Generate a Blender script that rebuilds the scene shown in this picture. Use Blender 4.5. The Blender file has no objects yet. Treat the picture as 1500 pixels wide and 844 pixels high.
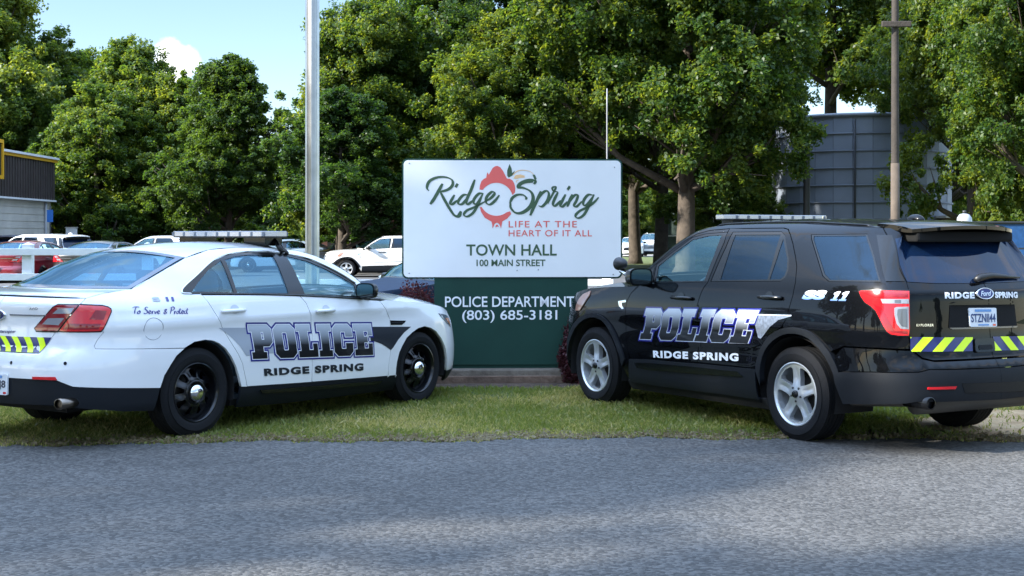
import bpy, bmesh, math, random
import numpy as np
from mathutils import Vector, Matrix
from mathutils.geometry import delaunay_2d_cdt
R = math.radians
SC = bpy.context.scene
COL = SC.collection
random.seed(7); np.random.seed(7)

# ---------------------------------------------------------------- camera
cam = bpy.data.cameras.new('camera'); cam_o = bpy.data.objects.new('camera', cam); COL.objects.link(cam_o)
cam_o.location = (0, 0, 1.62); cam_o.rotation_euler = (R(90), 0, 0)
cam.sensor_width = 36; cam.lens = 50.4; cam.shift_y = -76/1500; cam.clip_start = .1; cam.clip_end = 3000
SC.camera = cam_o
# ---------------------------------------------------------------- sky and sun
SUN_EL, SUN_AZ = 31, 250           # degrees; azimuth clockwise from +Y: low behind the viewer's left shoulder
W = bpy.data.worlds.new('World'); SC.world = W; W.use_nodes = True
nt = W.node_tree; nt.nodes.clear()
sky = nt.nodes.new('ShaderNodeTexSky'); sky.sky_type = 'NISHITA'; sky.sun_disc = False
sky.sun_elevation = R(SUN_EL); sky.sun_rotation = R(SUN_AZ); sky.altitude = 600; sky.air_density = 1.0; sky.dust_density = .25; sky.ozone_density = 2.2
geo = nt.nodes.new('ShaderNodeTexCoord')
mapn = nt.nodes.new('ShaderNodeMapping'); mapn.inputs['Scale'].default_value = (2.6, 2.6, 5.5); mapn.inputs['Location'].default_value = (3.1, 1.4, .2)
noi = nt.nodes.new('ShaderNodeTexNoise'); noi.inputs['Scale'].default_value = 1.5; noi.inputs['Detail'].default_value = 8; noi.inputs['Roughness'].default_value = .55
rmp = nt.nodes.new('ShaderNodeValToRGB'); rmp.color_ramp.elements[0].position = .50; rmp.color_ramp.elements[1].position = .66
sep = nt.nodes.new('ShaderNodeSeparateXYZ')
low = nt.nodes.new('ShaderNodeMapRange'); low.inputs['From Min'].default_value = .18; low.inputs['From Max'].default_value = .30
low.inputs['To Min'].default_value = 0; low.inputs['To Max'].default_value = .85
back = nt.nodes.new('ShaderNodeMapRange'); back.inputs['From Min'].default_value = 1.2; back.inputs['From Max'].default_value = .9
mul = nt.nodes.new('ShaderNodeMath'); mul.operation = 'MULTIPLY'; mul2 = nt.nodes.new('ShaderNodeMath'); mul2.operation = 'MULTIPLY'
# one small cumulus above the left trees
vd = nt.nodes.new('ShaderNodeVectorMath'); vd.operation = 'DISTANCE'
_c = Vector(((252-750)/2100, 1, (346-92)/2100)).normalized(); vd.inputs[1].default_value = _c
cn = nt.nodes.new('ShaderNodeTexNoise'); cn.inputs['Scale'].default_value = 55; cn.inputs['Detail'].default_value = 6
ca = nt.nodes.new('ShaderNodeMath'); ca.operation = 'MULTIPLY_ADD'; ca.inputs[1].default_value = -.022
cr = nt.nodes.new('ShaderNodeMapRange'); cr.inputs['From Min'].default_value = .016; cr.inputs['From Max'].default_value = .006
mx = nt.nodes.new('ShaderNodeMath'); mx.operation = 'MAXIMUM'
mix = nt.nodes.new('ShaderNodeMix'); mix.data_type = 'RGBA'; mix.inputs['B'].default_value = (3.0, 3.0, 3.1, 1)
bg = nt.nodes.new('ShaderNodeBackground'); bg.inputs['Strength'].default_value = .15
out = nt.nodes.new('ShaderNodeOutputWorld')
L = nt.links.new
L(geo.outputs['Generated'], mapn.inputs['Vector']); L(mapn.outputs['Vector'], noi.inputs['Vector']); L(noi.outputs['Fac'], rmp.inputs['Fac'])
L(geo.outputs['Generated'], sep.inputs[0]); L(sep.outputs['Z'], low.inputs['Value']); L(sep.outputs['Y'], back.inputs['Value'])
L(rmp.outputs['Color'], mul.inputs[0]); L(low.outputs['Result'], mul.inputs[1]); L(mul.outputs[0], mul2.inputs[0]); L(back.outputs['Result'], mul2.inputs[1])
L(geo.outputs['Generated'], vd.inputs[0]); L(geo.outputs['Generated'], cn.inputs['Vector']); L(cn.outputs['Fac'], ca.inputs[0]); L(vd.outputs['Value'], ca.inputs[2]); L(ca.outputs[0], cr.inputs['Value'])
L(mul2.outputs[0], mx.inputs[0]); L(cr.outputs['Result'], mx.inputs[1]); L(mx.outputs[0], mix.inputs['Factor'])
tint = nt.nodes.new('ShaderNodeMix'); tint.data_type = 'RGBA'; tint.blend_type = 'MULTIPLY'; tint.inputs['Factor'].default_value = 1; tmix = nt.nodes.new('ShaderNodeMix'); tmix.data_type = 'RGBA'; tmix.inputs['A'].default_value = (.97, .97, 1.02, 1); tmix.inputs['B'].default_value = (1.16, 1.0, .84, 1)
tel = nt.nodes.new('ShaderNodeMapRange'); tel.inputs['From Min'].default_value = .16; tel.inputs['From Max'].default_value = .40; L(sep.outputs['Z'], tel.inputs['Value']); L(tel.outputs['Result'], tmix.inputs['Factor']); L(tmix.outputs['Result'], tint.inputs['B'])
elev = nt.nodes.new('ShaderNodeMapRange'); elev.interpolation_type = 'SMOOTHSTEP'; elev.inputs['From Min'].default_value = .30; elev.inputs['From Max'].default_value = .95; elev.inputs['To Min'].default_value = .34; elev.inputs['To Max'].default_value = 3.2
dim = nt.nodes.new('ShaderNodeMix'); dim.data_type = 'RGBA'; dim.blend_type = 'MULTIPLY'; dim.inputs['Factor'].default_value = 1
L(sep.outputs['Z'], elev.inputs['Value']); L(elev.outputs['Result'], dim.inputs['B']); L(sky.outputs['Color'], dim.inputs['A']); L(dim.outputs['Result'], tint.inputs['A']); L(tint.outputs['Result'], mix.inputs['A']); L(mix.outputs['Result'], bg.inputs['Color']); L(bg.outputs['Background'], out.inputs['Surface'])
cr.inputs['From Min'].default_value = .0065; cr.inputs['From Max'].default_value = -.001
sun = bpy.data.lights.new('sun', 'SUN'); sun.energy = 3.0; sun.angle = R(1.0); sun.color = (1, .95, .85)
sun_o = bpy.data.objects.new('sun', sun); COL.objects.link(sun_o)
sd = Vector((math.sin(R(SUN_AZ))*math.cos(R(SUN_EL)), math.cos(R(SUN_AZ))*math.cos(R(SUN_EL)), math.sin(R(SUN_EL))))
sun_o.rotation_euler = sd.to_track_quat('Z', 'Y').to_euler(); sun_o.location = (-20, -8, 30)
vs = SC.view_settings; vs.view_transform = 'Standard'; vs.look = 'None'; vs.exposure = 2.28; vs.gamma = 1; vs.use_curve_mapping = False
SC.render.engine = 'CYCLES'; SC.cycles.max_bounces = 10; SC.cycles.transparent_max_bounces = 16; SC.cycles.use_denoising = True
SC.cycles.sample_clamp_indirect = 6; SC.cycles.caustics_reflective = False; SC.cycles.caustics_refractive = False
# ---------------------------------------------------------------- materials
MATS = {}
def mat(name, col=(.5, .5, .5), rough=.5, metal=0, coat=0, spec=.5, emit=None, estr=0, vary=0, vscale=8, bump=0, bscale=60, trans=0, alpha=1, coatr=.03):
    if name in MATS: return MATS[name]
    m = bpy.data.materials.new(name); m.use_nodes = True; n = m.node_tree.nodes; l = m.node_tree.links; b = n['Principled BSDF']
    b.inputs['Base Color'].default_value = (*col, 1); b.inputs['Roughness'].default_value = rough; b.inputs['Metallic'].default_value = metal
    b.inputs['Coat Weight'].default_value = coat; b.inputs['Coat Roughness'].default_value = coatr; b.inputs['Specular IOR Level'].default_value = spec
    b.inputs['Transmission Weight'].default_value = trans
    if emit: b.inputs['Emission Color'].default_value = (*emit, 1); b.inputs['Emission Strength'].default_value = estr
    if vary or bump:
        tc = n.new('ShaderNodeTexCoord')
    if vary:
        no = n.new('ShaderNodeTexNoise'); no.inputs['Scale'].default_value = vscale; no.inputs['Detail'].default_value = 6
        mr = n.new('ShaderNodeMapRange'); mr.inputs['To Min'].default_value = 1-vary; mr.inputs['To Max'].default_value = 1+vary
        mr.inputs['From Min'].default_value = .3; mr.inputs['From Max'].default_value = .7
        mm = n.new('ShaderNodeMix'); mm.data_type = 'RGBA'; mm.blend_type = 'MULTIPLY'; mm.inputs['Factor'].default_value = 1; mm.inputs['A'].default_value = (*col, 1)
        l.new(tc.outputs['Object'], no.inputs['Vector']); l.new(no.outputs['Fac'], mr.inputs['Value']); l.new(mr.outputs['Result'], mm.inputs['B']); l.new(mm.outputs['Result'], b.inputs['Base Color'])
    if bump:
        no = n.new('ShaderNodeTexNoise'); no.inputs['Scale'].default_value = bscale; no.inputs['Detail'].default_value = 5
        bu = n.new('ShaderNodeBump'); bu.inputs['Strength'].default_value = bump; bu.inputs['Distance'].default_value = .02
        l.new(tc.outputs['Object'], no.inputs['Vector']); l.new(no.outputs['Fac'], bu.inputs['Height']); l.new(bu.outputs['Normal'], b.inputs['Normal'])
    MATS[name] = m; return m

def glass_mat(name, tint=(.5, .6, .6), body=(0, 0, 0), opaque=0.0, rough=.0, ior=1.75, film=(1, 1, 1)):
    """thin window glass: tinted see-through plus a mirror-like skin"""
    if name in MATS: return MATS[name]
    m = bpy.data.materials.new(name); m.use_nodes = True; n = m.node_tree.nodes; l = m.node_tree.links; n.clear()
    o = n.new('ShaderNodeOutputMaterial'); t = n.new('ShaderNodeBsdfTransparent'); t.inputs['Color'].default_value = (*tint, 1)
    g = n.new('ShaderNodeBsdfGlossy'); g.inputs['Roughness'].default_value = rough; g.inputs['Color'].default_value = (*film, 1)  # film colour puts the blue of a reflected sky into the glass
    f = n.new('ShaderNodeFresnel'); gg = n.new('ShaderNodeNewGeometry'); mi = n.new('ShaderNodeMapRange'); mi.inputs['To Min'].default_value = ior; mi.inputs['To Max'].default_value = 1/ior; l.new(gg.outputs['Backfacing'], mi.inputs['Value']); l.new(mi.outputs['Result'], f.inputs['IOR'])
    mx = n.new('ShaderNodeMixShader'); l.new(f.outputs[0], mx.inputs[0]); l.new(t.outputs[0], mx.inputs[1]); l.new(g.outputs[0], mx.inputs[2]); l.new(mx.outputs[0], o.inputs['Surface'])
    if opaque:
        d = n.new('ShaderNodeBsdfDiffuse'); d.inputs['Color'].default_value = (*body, 1); m2 = n.new('ShaderNodeMixShader'); m2.inputs[0].default_value = opaque
        l.new(t.outputs[0], m2.inputs[1]); l.new(d.outputs[0], m2.inputs[2]); l.new(m2.outputs[0], mx.inputs[1])
    MATS[name] = m; return m

# ---------------------------------------------------------------- mesh builder
class MB:
    def __init__(self): self.v = []; self.f = []; self.n = []; self.mi = []; self.smooth = []
    def add(self, verts, faces, normals=None, mi=0, smooth=True):
        o = len(self.v); self.v.extend([tuple(map(float, p)) for p in verts])
        self.n.extend([tuple(map(float, q)) for q in normals] if normals is not None else [(0., 0., 0.)]*len(verts))
        self.f.extend([tuple(i+o for i in f) for f in faces]); self.mi.extend([mi]*len(faces)); self.smooth.extend([smooth]*len(faces)); return self
    def box(self, x0, x1, y0, y1, z0, z1, mi=0, M=None, bev=0):
        bm = bmesh.new(); bmesh.ops.create_cube(bm, size=1)
        for q in bm.verts: q.co = Vector(((x0+x1)/2 + q.co.x*(x1-x0), (y0+y1)/2 + q.co.y*(y1-y0), (z0+z1)/2 + q.co.z*(z1-z0)))
        if bev: bmesh.ops.bevel(bm, geom=bm.edges[:], offset=bev, segments=2, affect='EDGES', profile=.5)
        return self.bm(bm, M, mi, smooth=False)
    def bm(self, bm, M=None, mi=0, smooth=True):
        if M is not None: bm.transform(M)
        bm.verts.index_update()
        self.add([q.co for q in bm.verts], [[q.index for q in f.verts] for f in bm.faces], None, mi, smooth); bm.free(); return self
    def tube(self, pts, r, seg=8, cap=True, mi=0):
        pts = [Vector(p) for p in pts]; n = len(pts); rr = r if hasattr(r, '__len__') else [r]*n; V = []; F = []
        up = Vector((0, 0, 1)); prev = None
        for i, p in enumerate(pts):
            d = (pts[min(i+1, n-1)] - pts[max(i-1, 0)]).normalized()
            if prev is None: a = d.orthogonal().normalized()
            else: a = (prev - d*prev.dot(d)).normalized()
            prev = a; b = d.cross(a)
            for k in range(seg): t = 2*math.pi*k/seg; V.append(p + (a*math.cos(t) + b*math.sin(t))*rr[i])
        for i in range(n-1):
            for k in range(seg): F.append((i*seg+k, i*seg+(k+1) % seg, (i+1)*seg+(k+1) % seg, (i+1)*seg+k))
        if cap: F.append(tuple(range(seg))[::-1]); F.append(tuple((n-1)*seg+k for k in range(seg)))
        return self.add(V, F, None, mi)
    def lathe(self, prof, seg=48, M=None, mi=0, smooth=True):
        """profile (axis, radius) turned about the Y axis"""
        V = []; F = []; n = len(prof)
        for k in range(seg):
            t = 2*math.pi*k/seg
            for a, r in prof: V.append(Vector((r*math.cos(t), a, r*math.sin(t))))
        for k in range(seg):
            k2 = (k+1) % seg
            for i in range(n-1): F.append((k*n+i, k*n+i+1, k2*n+i+1, k2*n+i))
        if M is not None: V = [M @ p for p in V]
        return self.add(V, F, None, mi, smooth)
    def mesh(self, name, mats):
        me = bpy.data.meshes.new(name); me.from_pydata(self.v, [], self.f)
        for m in (mats if isinstance(mats, (list, tuple)) else [mats]): me.materials.append(m)
        me.polygons.foreach_set('material_index', self.mi); me.polygons.foreach_set('use_smooth', self.smooth); me.update()
        if any(n != (0., 0., 0.) for n in self.n): me.normals_split_custom_set_from_vertices(self.n)
        return me
    def build(self, name, mats, parent=None, loc=None, sharp=None):
        me = self.mesh(name, mats)
        if sharp: me.set_sharp_from_angle(angle=R(sharp))
        o = bpy.data.objects.new(name, me); COL.objects.link(o)
        if parent: o.parent = parent
        if loc: o.location = loc
        return o

def thing(name, label, cat, loc=(0, 0, 0), rz=0, group=None):
    o = bpy.data.objects.new(name, None); COL.objects.link(o); o.location = loc; o.rotation_euler = (0, 0, rz); o.empty_display_size = .1
    return tag(o, label, cat, group)
def tag(o, label=None, cat=None, group=None, kind=None):
    if label: o['label'] = label
    if cat: o['category'] = cat
    if group: o['group'] = group
    if kind: o['kind'] = kind
    return o
def children(o): return [c for c in bpy.data.objects if c.parent is o]
def copy_tree(o, parent=None):
    c = o.copy(); COL.objects.link(c); c.parent = parent
    for ch in list(o.children): copy_tree(ch, c)
    return c

# ---------------------------------------------------------------- 2D fills
def dens(loop, step):
    out = []
    for a, b in zip(loop, loop[1:] + loop[:1]):
        n = max(1, int(math.hypot(b[0]-a[0], b[1]-a[1]) / step + .5))
        for k in range(n): t = k/n; out.append((a[0]+(b[0]-a[0])*t, a[1]+(b[1]-a[1])*t))
    return out
def area(loop): return .5*sum(a[0]*b[1]-b[0]*a[1] for a, b in zip(loop, loop[1:]+loop[:1]))
def offset(loop, d):
    """grow a loop outward by d (negative: shrink)"""
    lp = [loop[0]]
    for p in loop[1:]:
        if math.hypot(p[0]-lp[-1][0], p[1]-lp[-1][1]) > 1e-4: lp.append(p)
    if math.hypot(lp[0][0]-lp[-1][0], lp[0][1]-lp[-1][1]) < 1e-4: lp.pop()
    if area(lp) < 0: lp = lp[::-1]
    n = len(lp); out = []
    for i in range(n):
        a, b, c = Vector(lp[i-1]), Vector(lp[i]), Vector(lp[(i+1) % n]); u = (b-a).normalized(); w = (c-b).normalized()
        n1 = Vector((u.y, -u.x)); n2 = Vector((w.y, -w.x)); m = n1+n2
        if m.length < .2: m = n1
        else: m = m.normalized(); m = m / max(m.dot(n1), .45)
        out.append((b.x + m.x*d, b.y + m.y*d))
    return out
def inside(pts, loops):
    pts = np.asarray(pts, float); r = np.zeros(len(pts), bool)
    for lp in loops:
        for (x0, y0), (x1, y1) in zip(lp, lp[1:]+lp[:1]):
            if y0 == y1: continue
            c = ((y0 > pts[:, 1]) != (y1 > pts[:, 1])) & (pts[:, 0] < (x1-x0)*(pts[:, 1]-y0)/(y1-y0)+x0); r ^= c
    return r
def fill(loops, grid=None):
    """triangulate loops (even-odd) with an optional inner point grid"""
    loops = [list(map(tuple, lp)) for lp in loops]
    V = []; E = []
    for lp in loops:
        o = len(V); V += lp; E += [(o+i, o+(i+1) % len(lp)) for i in range(len(lp))]
    if grid:
        a = np.array(V); gx, gy = grid if hasattr(grid, '__len__') else (grid, grid)
        X, Y = np.meshgrid(np.arange(a[:, 0].min()+gx*.5, a[:, 0].max(), gx), np.arange(a[:, 1].min()+gy*.5, a[:, 1].max(), gy))
        P = np.stack([X.ravel(), Y.ravel()], 1)
        if len(P):
            P = P[inside(P, loops)]
            B = np.array(V)
            if len(P): P = P[(np.min(((P[:, None]-B[None])/[gx, gy])**2 @ np.ones(2), axis=1) > .14)]
            V = V + [tuple(map(float, p)) for p in P]
    r = delaunay_2d_cdt([Vector(p) for p in V], E, [], 1, 1e-5)
    v = [(p.x, p.y) for p in r[0]]; f = [tuple(t) for t in r[2]]
    if f:
        c = np.array([np.mean([v[i] for i in t], axis=0) for t in f]); k = inside(c, loops); f = [t for t, q in zip(f, k) if q]
    return v, f

def text_tris(txt, bold=0.0, spacing=1.0, shear=0.0):
    """outline text from the built-in font as flat triangles, normalised to height 1 of a capital, width kept"""
    cu = bpy.data.curves.new('tmp', 'FONT'); cu.body = txt; cu.offset = bold; cu.space_character = spacing; cu.shear = shear; cu.resolution_u = 5
    o = bpy.data.objects.new('tmp', cu); COL.objects.link(o); dg = bpy.context.evaluated_depsgraph_get(); me = o.evaluated_get(dg).to_mesh()
    v = np.array([q.co[:2] for q in me.vertices], float); f = [tuple(p.vertices) for p in me.polygons]
    o.evaluated_get(dg).to_mesh_clear(); bpy.data.objects.remove(o); bpy.data.curves.remove(cu)
    return v, f
def unit(v):
    v = np.asarray(v, float); lo = v.min(0); hi = v.max(0); return (v-lo)/(hi-lo)
def quadmap(uv, q):
    """unit square -> quad given as top-left, top-right, bottom-right, bottom-left"""
    tl, tr, br, bl = [np.array(p, float) for p in q]; u = uv[:, :1]; w = uv[:, 1:2]
    return (bl*(1-u)+br*u)*(1-w) + (tl*(1-u)+tr*u)*w
def stroke(pts, wmin, wmax, pen=R(60), n=10, taper=(.5, .5)):
    """broad-pen stroke: ribbon polygon round a smooth centre line"""
    c = catmull(pts, n); d = np.gradient(c, axis=0); d /= np.maximum(np.linalg.norm(d, axis=1), 1e-9)[:, None]
    ang = np.arctan2(d[:, 1], d[:, 0]); w = wmin + (wmax-wmin)*np.abs(np.sin(ang-pen+math.pi/2))**1.3
    k = np.linspace(0, 1, len(c)); w = w*np.minimum(1, taper[0]+(1-taper[0])*k/.12)*np.minimum(1, taper[1]+(1-taper[1])*(1-k)/.12)
    w = np.convolve(np.pad(w, 3, mode='edge'), np.ones(7)/7, 'valid')
    nn = np.stack([-d[:, 1], d[:, 0]], 1)*w[:, None]/2
    V = np.vstack([c+nn, c-nn]); m = len(c); F = [(i, i+1, m+i+1, m+i) for i in range(m-1)]
    return V, F
# ---------------------------------------------------------------- car body surface: plan outline x height table
def pchip(xk, yk, x):
    xk = np.asarray(xk, float); yk = np.asarray(yk, float); x = np.clip(np.asarray(x, float), xk[0], xk[-1])
    h = np.diff(xk); d = np.diff(yk) / h; m = np.zeros(len(xk))
    for i in range(1, len(xk) - 1):
        if d[i-1] * d[i] > 0:
            w1 = 2*h[i] + h[i-1]; w2 = h[i] + 2*h[i-1]
            m[i] = (w1 + w2) / (w1/d[i-1] + w2/d[i])
    m[0], m[-1] = d[0], d[-1]
    i = np.clip(np.searchsorted(xk, x, side='right') - 1, 0, len(xk) - 2)
    t = (x - xk[i]) / h[i]
    return ((1+2*t)*(1-t)**2*yk[i] + t*(1-t)**2*h[i]*m[i] + t*t*(3-2*t)*yk[i+1] + t*t*(t-1)*h[i]*m[i+1])

def catmull(pts, n=24):
    p = np.asarray(pts, float); p = np.vstack([2*p[0]-p[1], p, 2*p[-1]-p[-2]]); out = []
    for i in range(1, len(p) - 2):
        for k in range(n):
            t = k / n; a, b, c, d = p[i-1], p[i], p[i+1], p[i+2]
            out.append(.5*((2*b) + (-a+c)*t + (2*a-5*b+4*c-d)*t*t + (-a+3*b-3*c+d)*t**3))
    out.append(p[-2]); return np.array(out)

class Surf:
    """side skin of a car: s runs along the plan outline from the middle of the rear to the middle of the front"""
    def __init__(self, plan, zl, stations):
        n = 24
        pp = [(x, v) for x, v in plan]
        mir0 = (pp[1][0], -pp[1][1]); mir1 = (pp[-2][0], -pp[-2][1])
        full = catmull([mir0] + pp + [mir1], n)[n:-n]
        self.c = full
        seg = np.hypot(*np.diff(full, axis=0).T); self.s = np.r_[0, np.cumsum(seg)]
        tg = np.gradient(full, self.s, axis=0); tg /= np.linalg.norm(tg, axis=1)[:, None]
        self.n = np.stack([-tg[:, 1], tg[:, 0]], 1)
        self.key = self.s[::n]; self.L = self.s[-1]
        ks = sorted(stations); sk = [self.key[k] for k in ks]
        self.ss = np.linspace(0, self.L, 500); self.zz = np.linspace(zl[0], zl[-1], 260)
        lev = np.array([pchip(sk, [stations[k][j] for k in ks], self.ss) for j in range(len(zl))])
        self.tab = np.array([pchip(zl, lev[:, i], self.zz) for i in range(len(self.ss))])
    def inset(self, s, z):
        a = np.clip(np.asarray(s, float), 0, self.L) / self.L * (len(self.ss) - 1)
        b = (np.clip(np.asarray(z, float), self.zz[0], self.zz[-1]) - self.zz[0]) / (self.zz[-1] - self.zz[0]) * (len(self.zz) - 1)
        i = np.minimum(a.astype(int), len(self.ss) - 2); j = np.minimum(b.astype(int), len(self.zz) - 2); a = a - i; b = b - j
        T = self.tab
        return (T[i, j]*(1-a)*(1-b) + T[i+1, j]*a*(1-b) + T[i, j+1]*(1-a)*b + T[i+1, j+1]*a*b)
    def P(self, s, z, off=0.):
        s = np.asarray(s, float); z = np.asarray(z, float); sg = np.where(s < 0, -1., 1.); sc = np.clip(np.abs(s), 0, self.L)
        x = np.interp(sc, self.s, self.c[:, 0]); v = np.interp(sc, self.s, self.c[:, 1])
        nx = np.interp(sc, self.s, self.n[:, 0]); nv = np.interp(sc, self.s, self.n[:, 1])
        I = self.inset(sc, z) - off
        return np.stack([x - nx*I, (v - nv*I)*sg, z + 0*x], -1)
    def N(self, s, z):
        e = .012
        sg = np.where(np.asarray(s, float) < 0, -1., 1.); s = np.clip(np.abs(np.asarray(s, float)), e, self.L - e)
        a = self.P(s+e, z) - self.P(s-e, z); b = self.P(s, np.asarray(z)+e) - self.P(s, np.asarray(z)-e)
        n = np.cross(a, b); n = n / np.maximum(np.linalg.norm(n, axis=-1), 1e-9)[..., None]
        q = np.stack([np.interp(s, self.s, self.n[:, 0]), np.interp(s, self.s, self.n[:, 1]), 0*s], -1)
        SG = np.where((n*q).sum(-1) < 0, -1., 1.)
        return n * SG[..., None] * np.stack([1+0*sg, sg, 1+0*sg], -1)
    def s_at_x(self, x):
        """arc length at lengthwise position x on the flank"""
        lo = np.argmax(self.c[:, 1] > .8*self.c[:, 1].max()); hi = len(self.c) - 1 - np.argmax(self.c[::-1, 1] > .5*self.c[:, 1].max())
        return np.interp(x, self.c[lo:hi, 0], self.s[lo:hi])

# sedan: rear axle at x = 0, heading +x
SED_Z = [.10, .20, .30, .40, .50, .60, .70, .78, .86, .93, 1.00, 1.08, 1.16, 1.24, 1.32, 1.40, 1.46, 1.52]
_side = [.14, .055, .012, .006, .004, .002, .005, .013, .017, .007, .022, .042, .085, .140, .198, .262, .325, .42]
_rear = [.22, .07, .015, .000, .000, .000, .020, .070, .082, .088, .085, .080, .140, .250, .36, .46, .55, .65]
_front = [.20, .06, .010, .000, .000, .010, .030, .060, .110, .200, .30, .40, .50, .6, .7, .8, .9, 1.0]
_fend = [.14, .06, .020, .005, .000, .002, .006, .010, .024, .050, .095, .16, .22, .28, .34, .40, .46, .52]
_q5 = _side[:10] + [.028, .055, .14, .25, .33, .40, .45, .52]
_q6 = _side[:10] + [.025, .045, .095, .155, .215, .285, .345, .43]
_q4 = [.75*b+.25*a for a, b in zip(_rear, _q5)]
SED_PLAN = [(-1.255, 0), (-1.24, .33), (-1.185, .60), (-1.06, .80), (-.86, .905), (-.55, .955), (0, .975), (.8, .985), (1.6, .985), (2.3, .98),
            (2.8, .972), (3.2, .945), (3.51, .875), (3.76, .69), (3.90, .40), (3.95, 0)]
SED = Surf(SED_PLAN, SED_Z, {0: _rear, 2: _rear, 3: [.5*(a+b) for a, b in zip(_rear, _q5)], 4: _q4, 5: _q5, 6: _q6, 7: _side, 9: _side, 11: _fend, 12: [.5*(a+b) for a, b in zip(_front, _fend)], 14: _front, 15: _front})
# wagon
SUV_Z = [.14, .24, .34, .44, .54, .64, .72, .80, .90, 1.00, 1.10, 1.18, 1.26, 1.36, 1.46, 1.56, 1.64, 1.70, 1.76]
_vside = [.12, .05, .020, .010, .006, .012, .012, .014, .000, .006, .020, .036, .062, .100, .140, .185, .228, .290, .40]
_vrear = [.20, .08, .020, .000, .000, .015, .065, .080, .090, .095, .100, .105, .150, .225, .30, .375, .435, .49, .56]
_vfront = [.20, .06, .010, .000, .000, .000, .005, .015, .040, .080, .16, .26, .36, .46, .56, .66, .74, .80, .86]
_vfend = [.12, .05, .020, .010, .006, .008, .008, .008, .012, .030, .075, .14, .20, .26, .32, .38, .44, .48, .55]
SUV_PLAN = [(-1.20, 0), (-1.19, .34), (-1.145, .62), (-1.05, .82), (-.86, .935), (-.5, .985), (0, 1.0), (.8, 1.0), (1.6, 1.0), (2.3, 1.0),
            (2.8, .995), (3.17, .975), (3.47, .90), (3.71, .71), (3.85, .40), (3.90, 0)]
_v4 = [.2*a+.8*b for a, b in zip(_vrear, _vside)]
_bump = [0]*13 + [.02, .05, .075, .09, .09, .09]
_v4 = [a+b for a, b in zip(_v4, _bump)]; _v5 = [a+.7*b for a, b in zip(_vside, _bump)]; _v6 = [a+.22*b for a, b in zip(_vside, _bump)]
SUV = Surf(SUV_PLAN, SUV_Z, {0: _vrear, 2: _vrear, 3: [.55*a+.45*b for a, b in zip(_vrear, _v4)], 4: _v4, 5: _v5, 6: _v6, 7: _vside, 9: _vside, 11: _vfend, 12: [.5*(a+b) for a, b in zip(_vfront, _vfend)], 14: _vfront, 15: _vfront})
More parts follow.
